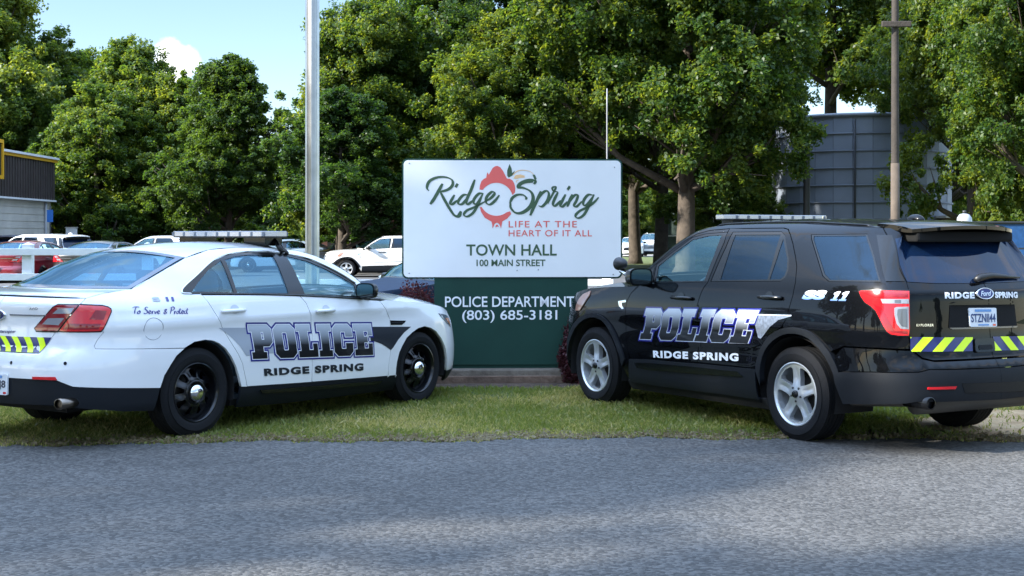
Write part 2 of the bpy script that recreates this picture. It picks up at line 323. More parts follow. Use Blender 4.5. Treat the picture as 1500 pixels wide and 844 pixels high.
SED_T = {
  'e_glass': [(1.404, 1.204), (1.624, 1.279), (1.828, 1.363), (2.058, 1.44)], 
  'e_roof': [(2.392, 1.504), (2.732, 1.522), (3.032, 1.52), (3.205, 1.51), (3.435, 1.49)], 
  'e_apil': [(3.608, 1.442), (3.735, 1.391), (3.889, 1.304), (3.984, 1.233), (4.049, 1.156), (4.126, 1.072)], 
  'deck_e': [(.914, 1.148), (1.093, 1.179), (1.258, 1.193)], 
  'trunk_seam': [(.502, .73), (.622, .887), (.652, .901), (.847, 1.099), (.914, 1.148)], 
  'bump_seam': [(.653, .895), (1.018, .894), (1.045, .891), (.992, .828), (.969, .787), (.978, .766), (1.316, .749), (1.784, .724)], 
  'arch_r': [(1.538, .429), (1.577, .525), (1.64, .605), (1.701, .673), (1.785, .727), (1.892, .769), (2.006, .779), (2.089, .767), (2.152, .743), (2.224, .693), (2.282, .626), (2.337, .539), (2.369, .46), (2.379, .371)], 
  'black_top': [(.206, .536), (.669, .539), (.735, .514), (.804, .487), (1.306, .447), (1.538, .429)], 
  'black_bot': [(.109, .335), (.609, .344), (.876, .319), (1.205, .275), (1.489, .253)], 
  'rdoor': [(2.466, .36), (2.439, .457), (2.406, .56), (2.36, .639), (2.301, .717), (2.189, .874), (2.087, 1.046), (2.028, 1.148)], 
  'dlo': [(1.928, 1.149), (1.851, 1.155), (1.844, 1.169), (1.89, 1.206), (2.081, 1.297), (2.324, 1.406), (2.546, 1.461), (2.801, 1.482), (3.074, 1.482), (3.237, 1.463), (3.496, 1.416), (3.687, 1.338), (3.849, 1.252), (3.946, 1.182), (4.011, 1.101), (4.065, 1.036)], 
  'belt': [(2.026, 1.145), (2.819, 1.114), (3.14, 1.096), (3.587, 1.066), (3.986, 1.034), (4.063, 1.027), (4.209, 1.015)], 
  'mid': [(3.141, 1.098), (3.204, 1.033), (3.244, .925), (3.263, .813), (3.256, .338)], 
  'front': [(4.209, 1.015), (4.278, .935), (4.35, .839), (4.355, .775), (4.349, .55), (4.322, .407), (4.319, .294)], 
  'arch_f': [(4.437, .285), (4.437, .362), (4.449, .43), (4.478, .509), (4.523, .571), (4.593, .645), (4.686, .692), (4.784, .726), (4.886, .738), (4.992, .718), (5.093, .676), (5.185, .602), (5.254, .523), (5.29, .445), (5.317, .365), (5.453, .216)], 
  'rock_bot': [(2.398, .207), (2.998, .184), (3.724, .17), (4.53, .141)], 
  'g_quarter': [(1.951, 1.171), (2.049, 1.234), (2.237, 1.342), (2.43, 1.415), (2.388, 1.149)], 
  'g_rear': [(2.48, 1.42), (2.625, 1.447), (2.799, 1.457), (3.084, 1.452), (3.02, 1.122), (2.424, 1.146)], 
  'g_front': [(3.243, 1.444), (3.466, 1.395), (3.655, 1.318), (3.821, 1.234), (3.923, 1.169), (3.899, 1.067), (3.22, 1.11)], 
  'lamp_in': [(.415, .916), (.431, .899), (.645, .9), (.835, 1.097), (.648, 1.098), (.606, 1.076)], 
  'lamp_out': [(.665, .901), (1.018, .9), (1.034, .915), (1.11, 1.046), (1.109, 1.062), (1.091, 1.075), (1.047, 1.087), (.854, 1.098)], 
  'lamp_red_gap': [(.602, 1.05), (.797, 1.071), (.76, 1.029), (.558, 1.019)], 
  'lamp_white1': [(.658, 1.069), (.803, 1.078), (.77, 1.034), (.601, 1.031)], 
  'lamp_white2': [(.554, .996), (.716, 1.001), (.658, .945), (.495, .95)], 
  'reflector': [(.471, .558), (.671, .561), (.687, .537), (.473, .538)], 
  'stripe': [(-.07, .84), (.592, .85), (.497, .736), (-.007, .728)], 
  'fuel': [(1.479, .895)], 
  'fuel_r': [(1.574, .89), (1.482, .807)], 
  'sensors': [(.242, .653), (.746, .663)], 
  'plate': [(-.177, .558), (.222, .566), (.222, .405), (-.177, .395)], 
  'badge': [(-.006, 1.009)], 
  'exhaust': [(.689, .362)], 
  'handle_r': [(2.19, 1.006), (2.45, .995)], 
  'handle_f': [(3.31, .958), (3.544, .949)], 
  'h_light': [(5.16, .854), (5.337, .831), (5.429, .806), (5.449, .698), (5.343, .742), (5.233, .803)], 
  'vent': [(4.354, .823), (4.587, .81), (4.569, .793), (4.52, .774), (4.361, .781)], 
  'police': [(2.477, .877), (4.059, .803), (4.083, .516), (2.523, .588)], 
  'ridge': [(2.653, .498), (3.947, .451), (3.949, .381), (2.662, .434)], 
  'grey': [(2.152, .868), (2.197, .867), (2.538, .85), (2.563, .623), (2.452, .619), (2.385, .7), (2.307, .772), (2.227, .828)], 
  'blackflag': [(4.035, .78), (4.665, .748), (4.553, .699), (4.456, .634), (4.384, .567), (4.346, .543), (4.281, .577), (4.2, .614), (4.111, .64), (4.052, .648)], 
  'serve': [(1.303, 1.076), (1.844, 1.056), (1.83, .991), (1.289, 1.014)], 
  's11': [(1.555, 1.141), (1.751, 1.134), (1.728, 1.101), (1.533, 1.107)], 
  'crest': [(-.96, 2.46)],   
  'mirror': [(4.051, 1.185), (4.205, 1.04)], 
}
SUV_T = {
  'e_apil': [(4.055, 1.28), (3.905, 1.398), (3.779, 1.492), (3.667, 1.565), (3.567, 1.617), (3.477, 1.661), (3.37, 1.692), (3.252, 1.709)], 
  'e_roof': [(3.109, 1.718), (2.673, 1.725), (2.149, 1.723), (1.93, 1.713), (1.545, 1.696), (1.289, 1.685)], 
  'gate': [(1.28, 1.683), (1.188, 1.617), (.971, 1.449), (.815, 1.278), (.799, 1.216), (.805, 1.12), (.812, .89), (.794, .79)], 
  'bump': [(.794, .787), (.702, .715), (.65, .693)], 
  'fdoor': [(4.088, 1.16), (4.185, 1.091), (4.241, 1.006), (4.26, .856), (4.258, .674), (4.211, .528), (4.19, .414), (4.21, .279)], 
  'mid': [(3.049, 1.69), (3.016, 1.567), (3.04, 1.4), (3.067, 1.222), (3.107, 1.176), (3.131, 1.131), (3.153, 1.063), (3.163, 1.018), (3.143, 1.019), (3.157, .449), (3.172, .308), (3.182, .283)], 
  'rdoor': [(2.604, 1.687), (2.346, 1.687), (2.277, 1.676), (2.211, 1.633), (2.136, 1.56), (2.049, 1.456), (1.992, 1.375), (1.949, 1.253), (1.946, 1.151), (1.981, 1.006), (1.999, .954), (2.039, .91)], 
  'dtop': [(4.023, 1.278), (3.894, 1.377), (3.725, 1.5), (3.566, 1.588), (3.453, 1.64), (3.302, 1.671), (3.049, 1.685)], 
  'belt': [(3.977, 1.179), (3.858, 1.186), (3.416, 1.206), (3.071, 1.224), (2.59, 1.244), (2.121, 1.256)], 
  'trim_f': [(3.866, 1.191), (3.895, 1.361), (3.711, 1.477), (3.502, 1.606), (3.338, 1.637), (3.044, 1.653), (3.03, 1.589), (3.054, 1.411), (3.082, 1.228)], 
  'g_front': [(3.827, 1.21), (3.861, 1.346), (3.699, 1.457), (3.489, 1.586), (3.287, 1.621), (3.097, 1.63), (3.102, 1.432), (3.13, 1.233)], 
  'trim_r': [(2.964, 1.653), (2.339, 1.655), (2.269, 1.623), (2.127, 1.445), (2.085, 1.352), (2.089, 1.29), (2.131, 1.26), (3.03, 1.232), (3.002, 1.378), (2.972, 1.523)], 
  'g_rear': [(2.912, 1.63), (2.332, 1.632), (2.309, 1.448), (2.301, 1.266), (2.911, 1.246), (2.906, 1.435)], 
  'g_quarter': [(2.277, 1.596), (2.139, 1.435), (2.104, 1.352), (2.109, 1.3), (2.144, 1.272), (2.274, 1.266), (2.269, 1.433)], 
  'trim_q': [(1.967, 1.63), (1.393, 1.635), (1.238, 1.471), (1.074, 1.279), (1.577, 1.271), (1.664, 1.31), (1.813, 1.465), (1.938, 1.593)], 
  'g_q': [(1.933, 1.62), (1.398, 1.623), (1.246, 1.459), (1.099, 1.29), (1.573, 1.282), (1.653, 1.323), (1.793, 1.465), (1.921, 1.593)], 
  'clad_top': [(4.193, .48), (3.884, .498), (3.371, .509), (3.153, .517), (2.376, .532)], 
  'clad_bot': [(4.219, .261), (3.414, .269), (2.906, .279), (2.343, .282)], 
  'arch_f': [(5.478, .313), (5.468, .389), (5.329, .553), (5.25, .638), (5.182, .704), (5.077, .763), (4.984, .803), (4.898, .828), (4.815, .837), (4.735, .833), (4.657, .816), (4.596, .785), (4.533, .738), (4.472, .674), (4.408, .594), (4.344, .51), (4.309, .404), (4.219, .261)],   
  'flare_f': [(5.478, .324), (5.5, .417), (5.466, .561), (5.321, .66), (5.22, .746), (5.097, .814), (5.002, .845), (4.914, .865), (4.812, .875), (4.729, .871), (4.651, .854), (4.578, .823), (4.504, .777), (4.442, .721), (4.382, .649), (4.316, .571), (4.258, .475)],   
  'arch_r': [(2.321, .281), (2.312, .402), (2.309, .518), (2.3, .584), (2.282, .643), (2.249, .696), (2.205, .742), (2.152, .781), (2.098, .809), (2.029, .835), (1.963, .847), (1.878, .852), (1.798, .843), (1.732, .822), (1.674, .791), (1.614, .751), (1.555, .696), (1.508, .638), (1.467, .58), (1.383, .376), (1.36, .345)], 
  'flare_r': [(2.365, .521), (2.354, .609), (2.316, .691), (2.261, .76), (2.206, .814), (2.121, .855), (2.04, .881), (1.975, .895), (1.912, .901), (1.84, .899), (1.769, .889), (1.702, .869), (1.64, .834), (1.576, .79), (1.508, .733), (1.458, .668), (1.414, .597)], 
  'bclad_top': [(1.489, .581), (1.106, .609), (.748, .62), (.669, .638), (.304, .631), (-.287, .612)], 
  'bclad_bot': [(1.37, .346), (1.11, .37), (.836, .392), (.78, .407), (-.286, .387)], 
  'lamp': [(1.242, 1.204), (1.226, 1.21), (1.024, 1.217), (.799, 1.214), (.802, 1.12), (.801, .944), (.812, .887), (.895, .887), (.957, .896), (.987, .917), (1.015, .959), (1.042, 1.009), (1.077, 1.065), (1.121, 1.099), (1.175, 1.126), (1.217, 1.168)], 
  'lamp_w1': [(1.044, 1.154), (.809, 1.156), (.807, 1.122), (1.026, 1.122)], 
  'lamp_w2': [(.932, 1.089), (.913, 1.097), (.812, 1.1), (.811, .933), (.879, .937), (.911, .972), (.931, 1.039)], 
  'glass_r': [(1.162, 1.606), (.94, 1.449), (.794, 1.278), (-.501, 1.257)], 
  'glass_top': [(.942, 1.528), (-.22, 1.524)], 
  'spoiler': [(1.188, 1.617), (.559, 1.671), (-.611, 1.642), (.87, 1.53)], 
  'plate': [(.233, 1.08), (-.054, 1.075), (-.054, .932), (.228, .939)], 
  'platehole': [(.408, 1.115), (-.299, 1.099), (-.288, .939), (.431, .942)], 
  'badge': [(.048, 1.183)], 
  'ridge_l': [(.452, 1.202), (.151, 1.199), (.155, 1.15), (.457, 1.154)], 
  'spring': [(-.061, 1.192), (-.327, 1.186), (-.325, 1.138), (-.058, 1.145)], 
  'stripe': [(.793, .875), (.19, .86), (.204, .756), (.795, .768)], 
  'stripe2': [(-.023, .857), (-.397, .849), (-.375, .743), (-.007, .754)], 
  'handlebox': [(.187, .849), (-.021, .842), (-.006, .745), (.2, .753)], 
  'reflector': [(.689, .512), (.448, .513), (.463, .492), (.692, .496)], 
  'step': [(.427, .529), (-.132, .487), (-.09, .424), (.391, .456)], 
  'exhaust': [(.667, .397)], 
  'badge_l': [(.733, .971), (.572, .969), (.573, .95), (.734, .953)], 
  'badge_s': [(.777, 1.21), (.646, 1.206), (.652, 1.174), (.782, 1.172)], 
  'police': [(3.924, .957), (2.35, 1.01), (2.463, .735), (4.012, .677)], 
  'ridge': [(3.817, .585), (2.602, .646), (2.597, .579), (3.808, .521)], 
  'streak': [(2.37, .982), (1.935, .995), (1.934, .986), (2.084, .95), (2.191, .887), (2.318, .785), (2.352, .791), (2.38, .906)], 
  'ss': [(1.827, 1.195), (1.566, 1.203), (1.565, 1.13), (1.837, 1.122)], 
  'n11': [(1.514, 1.196), (1.32, 1.202), (1.328, 1.129), (1.521, 1.125)], 
  'handles': [(3.532, 1.074), (3.24, 1.082), (2.35, 1.121), (2.064, 1.131)], 
  'molding': [(3.779, .647), (3.378, .681), (2.316, .728), (2.452, .682), (2.486, .661), (3.377, .61), (3.769, .586)], 
  'hl': [(5.185, .938), (5.145, 1.0), (5.079, 1.049), (4.935, 1.088), (4.928, 1.042), (5.016, .945), (5.082, .889), (5.187, .884)], 
  'vent': [(4.376, 1.009), (4.253, 1.026), (4.244, 1.006), (4.314, .998), (4.304, .967), (4.272, .947), (4.301, .938), (4.355, .965)], 
  'fuel': [(1.759, 1.035)], 
  'mirror': [(4.276, 1.253), (4.057, 1.307)], 
  'wiper': [(.082, 1.293), (-.317, 1.288)], 
  'quarter_seam': [(1.493, .759), (1.366, .793), (1.051, .802), (1.043, .79), (.794, .792)], 
  'lowband': [(1.606, .676), (1.403, .681), (1.347, .797), (1.484, .789)], 
}
# ---------------------------------------------------------------- ground materials
def ground_mat(name, stops, scale, bump, bscale, rough=.9, scale2=None, speck=None):
    m = bpy.data.materials.new(name); m.use_nodes = True; n = m.node_tree.nodes; l = m.node_tree.links; b = n['Principled BSDF']
    b.inputs['Roughness'].default_value = rough; b.inputs['Specular IOR Level'].default_value = .3
    tc = n.new('ShaderNodeTexCoord'); no = n.new('ShaderNodeTexNoise'); no.inputs['Scale'].default_value = scale; no.inputs['Detail'].default_value = 9; no.inputs['Roughness'].default_value = .65
    cr = n.new('ShaderNodeValToRGB'); e = cr.color_ramp.elements
    while len(e) < len(stops): e.new(.5)
    for q, (p, c) in zip(e, stops): q.position = p; q.color = (*c, 1)
    l.new(tc.outputs['Object'], no.inputs['Vector']); l.new(no.outputs['Fac'], cr.inputs['Fac']); src = cr.outputs['Color']
    if scale2:
        n2 = n.new('ShaderNodeTexNoise'); n2.inputs['Scale'].default_value = scale2; n2.inputs['Detail'].default_value = 4
        mr = n.new('ShaderNodeMapRange'); mr.inputs['From Min'].default_value = .3; mr.inputs['From Max'].default_value = .7; mr.inputs['To Min'].default_value = .82; mr.inputs['To Max'].default_value = 1.18
        mm = n.new('ShaderNodeMix'); mm.data_type = 'RGBA'; mm.blend_type = 'MULTIPLY'; mm.inputs['Factor'].default_value = 1
        l.new(tc.outputs['Object'], n2.inputs['Vector']); l.new(n2.outputs['Fac'], mr.inputs['Value']); l.new(src, mm.inputs['A']); l.new(mr.outputs['Result'], mm.inputs['B']); src = mm.outputs['Result']
    hsrc = no.outputs['Fac']
    if speck:
        vo = n.new('ShaderNodeTexVoronoi'); vo.inputs['Scale'].default_value = speck; vo.inputs['Randomness'].default_value = 1
        sp = n.new('ShaderNodeSeparateColor'); l.new(vo.outputs['Color'], sp.inputs[0])
        mr = n.new('ShaderNodeMapRange'); mr.inputs['From Min'].default_value = .15; mr.inputs['From Max'].default_value = 1; mr.inputs['To Min'].default_value = .62; mr.inputs['To Max'].default_value = 1.6
        mm = n.new('ShaderNodeMix'); mm.data_type = 'RGBA'; mm.blend_type = 'MULTIPLY'; mm.inputs['Factor'].default_value = 1
        l.new(tc.outputs['Object'], vo.inputs['Vector']); l.new(sp.outputs[0], mr.inputs['Value']); l.new(src, mm.inputs['A']); l.new(mr.outputs['Result'], mm.inputs['B']); src = mm.outputs['Result']
        hsrc = vo.outputs['Distance']
    l.new(src, b.inputs['Base Color'])
    nb = n.new('ShaderNodeTexNoise'); nb.inputs['Scale'].default_value = bscale; nb.inputs['Detail'].default_value = 6; l.new(tc.outputs['Object'], nb.inputs['Vector'])
    bu = n.new('ShaderNodeBump'); bu.inputs['Strength'].default_value = bump; bu.inputs['Distance'].default_value = .03; l.new(nb.outputs['Fac'], bu.inputs['Height'])
    if speck:
        b2 = n.new('ShaderNodeBump'); b2.inputs['Strength'].default_value = .4; b2.inputs['Distance'].default_value = .012; b2.invert = True; l.new(hsrc, b2.inputs['Height']); l.new(bu.outputs['Normal'], b2.inputs['Normal']); l.new(b2.outputs['Normal'], b.inputs['Normal'])
    else: l.new(bu.outputs['Normal'], b.inputs['Normal'])
    return m
M_turf = ground_mat('turf', [(.3, (.05, .07, .02)), (.5, (.085, .11, .03)), (.62, (.13, .13, .055)), (.75, (.20, .165, .09))], 1.1, .8, 30, scale2=14)
M_asph = ground_mat('asphalt', [(.3, (.064, .062, .058)), (.55, (.074, .071, .066)), (.75, (.085, .081, .075))], .9, .25, 130, rough=.8, scale2=.35, speck=46)
M_lot = ground_mat('lot_asphalt', [(.3, (.07, .07, .072)), (.7, (.11, .11, .11))], .5, .2, 30, rough=.85)
M_sand = ground_mat('sand', [(.3, (.27, .16, .075)), (.5, (.42, .275, .14)), (.7, (.50, .36, .20))], 3, .7, 25, scale2=22)
M_mulch = ground_mat('mulch', [(.3, (.045, .032, .024)), (.55, (.10, .072, .052)), (.75, (.17, .125, .09))], 9, 1, 45, scale2=30)
M_concrete = ground_mat('concrete', [(.3, (.10, .082, .064)), (.6, (.165, .14, .112)), (.75, (.23, .20, .165))], 4, .4, 40, scale2=12)

def sheet(name, loop, z, m, grid=None, kind='structure'):
    v, f = fill([loop], grid); o = MB().add([(x, y, z) for x, y in v], f, smooth=False).build(name, m); tag(o, kind=kind); return o
# one ground sheet to the horizon
sheet('ground', [(-900, -300), (900, -300), (900, 1500), (-900, 1500)], 0, M_turf)
def wob(x, s=0): return .05*math.sin(x*2.3+s)+.035*math.sin(x*6.1+1+s)+.02*math.sin(x*17+2+s)
def road_edge(x): return 11.02 + .44*min(1, max(0, (x+5)/6)) - (.0 if x < 2.6 else .16*(x-2.6)) + wob(x)*1.15+.03*math.sin(x*31)+.02*math.sin(x*57+1)
xs = [k*.04-12 for k in range(601)]
sheet('road', [(-120, -5), (120, -5), (120, 10.6), (12.2, 10.6)] + [(x, max(road_edge(x), 10.6)) for x in xs[::-1]] + [(-12.2, 11.0), (-120, 11.0)], .005, M_asph)
sheet('sand_verge', [(4.3+.5*math.sin(a)*0+ (1.9+.25*math.sin(3*a+1)+.15*math.sin(7*a))*math.cos(a)*1.0 + .9, 12.0+(1.55+.22*math.sin(2*a)+.14*math.sin(9*a+2))*math.sin(a)) for a in np.linspace(0, 2*math.pi, 90, endpoint=False)], .0025, M_sand)
sheet('parking_lot', [(-80, 36.5), (14, 36.5), (14, 66), (-14, 76), (-80, 76)], .004, M_lot)
sheet('unseen_asphalt', [(-60, -60), (60, -60), (60, -5.01), (-60, -5.01)], .004, M_lot)  # unseen dark ground added behind the viewer to darken the cars' reflections
sheet('far_road', [(-2, 112), (120, 112), (120, 124), (-2, 124)], .02, mat('pale_road', (.42, .41, .39), .9))
# mulch bed in front of and beside the sign
sheet('flower_bed', [(1.75*math.cos(a)*(1+.05*math.sin(5*a)), 16.0+.85*math.sin(a)*(1+.08*math.sin(7*a))) for a in np.linspace(0, 2*math.pi, 60, endpoint=False)], .006, M_mulch)

# ---------------------------------------------------------------- left shop building
M_brown = mat('brown_metal', (.058, .046, .044), .5, vary=.15, vscale=3)
M_siding = mat('pale_siding', (.56, .53, .47), .7, vary=.1, vscale=2)
M_yellow = mat('yellow_trim', (.75, .40, .015), .45)
M_white = mat('white_paint', (.78, .79, .80), .5, vary=.06, vscale=6)
M_dark = mat('dark_metal', (.02, .021, .023), .5)
M_black = mat('black_plastic', (.013, .014, .016), .45)
shop = thing('shop_building', 'low shop with dark brown metal fascia, yellow trim and pale siding', 'building', (-22.0, 68.3, -1.72)); shop.scale = (1.7, 1.7, 1.7)
b = MB(); b.box(-14, 0, -12, 0, .0, 2.92)                                   # local: corner at origin, wall runs toward the viewer
for k in range(15): b.box(0, .012, -12, 0, .12+k*.187, .12+k*.187+.165)
b.build('wall', M_siding, shop)
b = MB()
b.box(-14.1, .10, -12, .1, 2.97, 4.02)
for k in range(60): b.box(.10, .125, -11.95+k*.2, -11.95+k*.2+.05, 2.975, 4.015)
b.build('fascia', M_brown, shop)
b = MB(); b.box(-14.2, .16, -12, .16, 4.02, 4.10); b.build('yellow_trim', M_yellow, shop)
b = MB(); b.box(-14.25, .2, -12, .2, 4.10, 4.16); b.build('roof_edge', M_white, shop)
b = MB(); b.box(-14.15, .14, -12, .12, 2.922, 2.968); b.build('drip_rail', M_white, shop)
b = MB(); b.tube([(.05, -.55, 0), (.05, -.55, 2.9)], .045, 8); b.build('downpipe', mat('grey_pipe', (.3, .31, .32), .5), shop)
sg = thing('shop_sign', 'black panel sign with thick yellow border on the shop fascia', 'sign', (-21.70, 60.6, 4.1)); sg.scale = (1.1, 1.1, 1.1)
b = MB(); b.box(-.02, .10, -2.2, 0, .08, 1.32); b.build('panel', M_dark, sg)
b = MB(); b.box(-.02, .16, -2.35, .14, 1.32, 1.46); b.box(-.02, .16, -2.35, .14, -.06, .08); b.box(-.02, .16, 0, .14, .0801, 1.3199); b.box(-.02, .16, -2.35, -2.2, .0801, 1.3199); b.build('frame', M_yellow, sg)
hp = thing('parking_sign', 'small blue parking sign on a dark post beside the shop wall', 'sign', (-20.9, 64.9, 0)); hp.scale = (1.0, 1.0, 1.1)
b = MB(); b.tube([(0, 0, 0), (0, 0, 2.7)], .035, 8); b.build('post', M_dark, hp)
b = MB(); b.box(-.14, .14, -.05, -.037, 2.05, 2.55, bev=.004); b.build('plate', mat('sign_blue', (.03, .16, .5), .4), hp)
wb = thing('bulletin_box', 'white box sign with a blue heart shape beside the shop corner', 'sign', (-21.5, 70.0, 0)); wb.scale = (.55, .55, 1.07)
b = MB(); b.box(-.5, .5, -.12, .12, 1.05, 1.88, bev=.02); b.build('panel', M_white, wb)
for xx in (-.45, .35): b = MB(); b.box(xx, xx+.1, -.05, .05, 0, 1.049); b.build('leg', M_dark, wb)
v, f = fill([[(-.33, .05), (.33, .05), (.36, .36), (.22, .48), (.0, .32), (-.22, .48), (-.36, .36)]])
b = MB().add([(x, -.124, 1.15+y) for x, y in v], f); b.build('emblem', mat('sign_blue2', (.04, .22, .62), .5), wb)
b = MB(); b.box(-.55, .55, -.16, .16, 1.881, 1.93); b.build('roof_cap', M_siding, wb)

# ---------------------------------------------------------------- round storage tank, poles, far buildings
tank = thing('storage_tank', 'large round grey-blue panelled storage tank behind the oaks', 'tank', (17.0, 70, 0))
b = MB(); NS, NH = 30, 9; RT, HT = 4.3, 7.15
for k in range(NS):
    for j in range(NH):
        a0 = 2*math.pi*(k+.012)/NS; a1 = 2*math.pi*(k+.988)/NS; z0 = HT*(j+.012)/NH; z1 = HT*(j+.985)/NH; rr = RT+random.uniform(-.012, .012)
        b.add([(rr*math.cos(a0), rr*math.sin(a0), z0), (rr*math.cos(a1), rr*math.sin(a1), z0), (rr*math.cos(a1), rr*math.sin(a1), z1), (rr*math.cos(a0), rr*math.sin(a0), z1)], [(0, 1, 2, 3)], smooth=False)
b.build('wall', mat('tank_panel', (.155, .18, .225), .55, vary=.18, vscale=.6), tank)
b = MB(); b.lathe([(0, .01), (0, RT-.05), (HT-.01, RT-.05), (HT-.01, .01)], 60, Matrix.Rotation(R(90), 4, 'X')); b.build('liner', mat('tank_joint', (.07, .08, .095), .7), tank)
b = MB(); b.lathe([(HT, .01), (HT, RT+.06), (HT+.10, RT+.06), (HT+.16, RT-.1), (HT+.4, .01)], 60, Matrix.Rotation(R(90), 4, 'X')); b.build('roof_cap', mat('tank_roof', (.18, .20, .23), .5), tank)
for j in range(1, NH+1): b = MB(); b.lathe([(HT*j/NH-.05, RT-.02), (HT*j/NH-.05, RT+.05), (HT*j/NH+.03, RT+.05), (HT*j/NH+.03, RT-.02)], 64, Matrix.Rotation(R(90), 4, 'X')); b.build('band', mat('tank_band', (.10, .115, .14), .5), tank)
b = MB(); b.tube([(-1.3, -4.36, 0), (-1.3, -4.36, 7)], .05, 6); b.build('pipe', M_dark, tank)
def pole(name, label, cat, x, y, h, r0, r1, m, extra=None):
    t = thing(name, label, cat, (x, y, 0)); b = MB(); n = 10
    b.tube([(0, 0, h*k/n) for k in range(n+1)], [r0+(r1-r0)*k/n for k in range(n+1)], 14); b.build('shaft', m, t); return t
def wood_mat():
    m = mat('pole_wood', (.038, .030, .024), .85, vary=.3, vscale=2.2, bump=.6, bscale=14); return m
up = pole('utility_pole', 'tall weathered wooden utility pole with short crossarm', 'pole', 12.0, 44.9, 10.2, .14, .105, wood_mat())
b = MB(); b.box(-.46, .46, -.20, -.10, 8.15, 8.33, bev=.02); b.build('crossarm', wood_mat(), up)
b = MB(); b.lathe([(0, .142), (0, .147), (3.9, .136), (3.9, .12)], 14, Matrix.Rotation(R(90), 4, 'X')); b.build('sleeve', mat('pole_pale', (.085, .065, .048), .9, vary=.25, vscale=3), up)
pole('dark_pole', 'slim dark pole standing in front of the round tank', 'pole', 13.05, 63.5, 5.6, .15, .15, M_dark)
fl = pole('flagpole', 'thin white flagpole rising behind the town sign', 'flagpole', 2.85, 43, 6.05, .028, .018, mat('pole_grey', (.24, .24, .25), .5))
M_alu = mat('brushed_aluminium', (.46, .47, .49), .32, metal=1, vary=.12, vscale=5)
mp = thing('metal_pole', 'tall shiny fluted aluminium pole behind the white sedan', 'pole', (-3.19, 22.9, 0))
b = MB(); prof = []
for k in range(32):
    a = 2*math.pi*k/32; r = .112 if k % 8 < 5 else .100; prof.append((r*math.cos(a), r*math.sin(a)))
V = []; F = []
for z in (0, 3, 6, 9): V += [(x, y, z) for x, y in prof]
for i in range(3):
    for k in range(32): F.append((i*32+k, i*32+(k+1) % 32, (i+1)*32+(k+1) % 32, (i+1)*32+k))
b.add(V, F); b.build('shaft', M_alu, mp, sharp=30)
b = MB(); b.box(-.2, .2, -.2, .2, .005, .04, bev=.01); b.build('base_plate', M_alu, mp)
bb = thing('brick_building', 'dark red brick building half hidden behind the trees', 'building', (-7.3, 66, 0))
b = MB(); b.box(-2.2, 2.2, 0, 6, 0, 2.7); b.build('wall', mat('dark_brick', (.09, .04, .033), .85, vary=.25, vscale=4), bb)
b = MB(); b.box(-2.4, 2.4, -.2, 6.2, 2.7, 2.9); b.build('roof', M_dark, bb)
b = MB(); b.box(-1.2, -.4, -.03, .01, .8, 2.0); b.build('window', M_black, bb)
gh = thing('glasshouse', 'pale framed greenhouse wall left of the round tank', 'building', (11.0, 84, 0))
b = MB()
for k in range(7): b.box(-2.2+k*1.45, -2.08+k*1.45, -.06, .06, 0, 4.2+.25*(k % 3))
b.box(-2.3, 7, -.05, .05, 3.35, 3.45); b.box(-2.3, 7, -.05, .05, 1.6, 1.68); b.build('frame', M_white, gh)
b = MB(); b.box(-2.2, 6.8, .1, .16, 0, 3.3); b.build('glazing', mat('green_glazing', (.10, .14, .13), .3), gh)
rb = thing('yard_building', 'low brown and grey workshop at the far right behind the trees', 'building', (22.6, 66, 0))
b = MB(); b.box(-2.6, 6, 0, 5, 0, 2.45); b.build('wall', mat('taupe_wall', (.20, .16, .125), .8, vary=.15, vscale=1), rb)
for k in range(4):
    b = MB(); b.box(-2.0+k*1.9, -.9+k*1.9, -.05, .01, .7, 2.15); b.build('window', mat('dark_window', (.03, .04, .05), .1), rb)
b = MB(); b.box(-2.9, 6.2, -.9, 5.2, 2.452, 2.56); b.build('roof', mat('pale_roof', (.5, .48, .45), .6), rb)
rf = thing('yard_fence', 'dark metal railing along the yard at the far right', 'fence', (14, 45, 0))
for k in range(13): b = MB(); b.tube([(k*.9, 0, 0), (k*.9, 0, 1.25)], .03, 6); b.build('post', M_dark, rf)
b = MB(); b.box(0, 10.8, -.02, .02, 1.2, 1.26); b.box(0, 10.8, -.02, .02, .55, .6); b.build('rail', M_dark, rf)

# ---------------------------------------------------------------- white rail fences
def rail_fence(label, x0, x1, y, h, post_x, rails, ps=.16):
    t = thing('rail_fence', label, 'fence', ((x0+x1)/2, y, 0)); c = (x0+x1)/2
    for px in post_x:
        b = MB(); b.box(px-c-ps/2, px-c+ps/2, -ps/2, ps/2, 0, h, bev=.008)
        b.add([(px-c-ps/2-.01, -ps/2-.01, h), (px-c+ps/2+.01, -ps/2-.01, h), (px-c+ps/2+.01, ps/2+.01, h), (px-c-ps/2-.01, ps/2+.01, h), (px-c, 0, h+.05)], [(0, 1, 4), (1, 2, 4), (2, 3, 4), (3, 0, 4), (3, 2, 1, 0)], smooth=False)
        b.build('post', M_white, t)
    for z in rails:
        b = MB(); b.box(x0-c, x1-c, -.025-ps/2-.03, -ps/2-.005, z, z+.115, bev=.006); b.build('rail', M_white, t)
    return t
rail_fence('white rail fence with square posts at the left behind the sedan', -14.5, -6.0, 24, 1.47, [-13.7, -11.0, -8.1, -6.1], [1.30, .88, .45])
rail_fence('low white rail fence crossing behind the town sign', -4.2, 1.9, 27, .86, [-4.1, -2.42, 0, 1.78], [.69, .30])
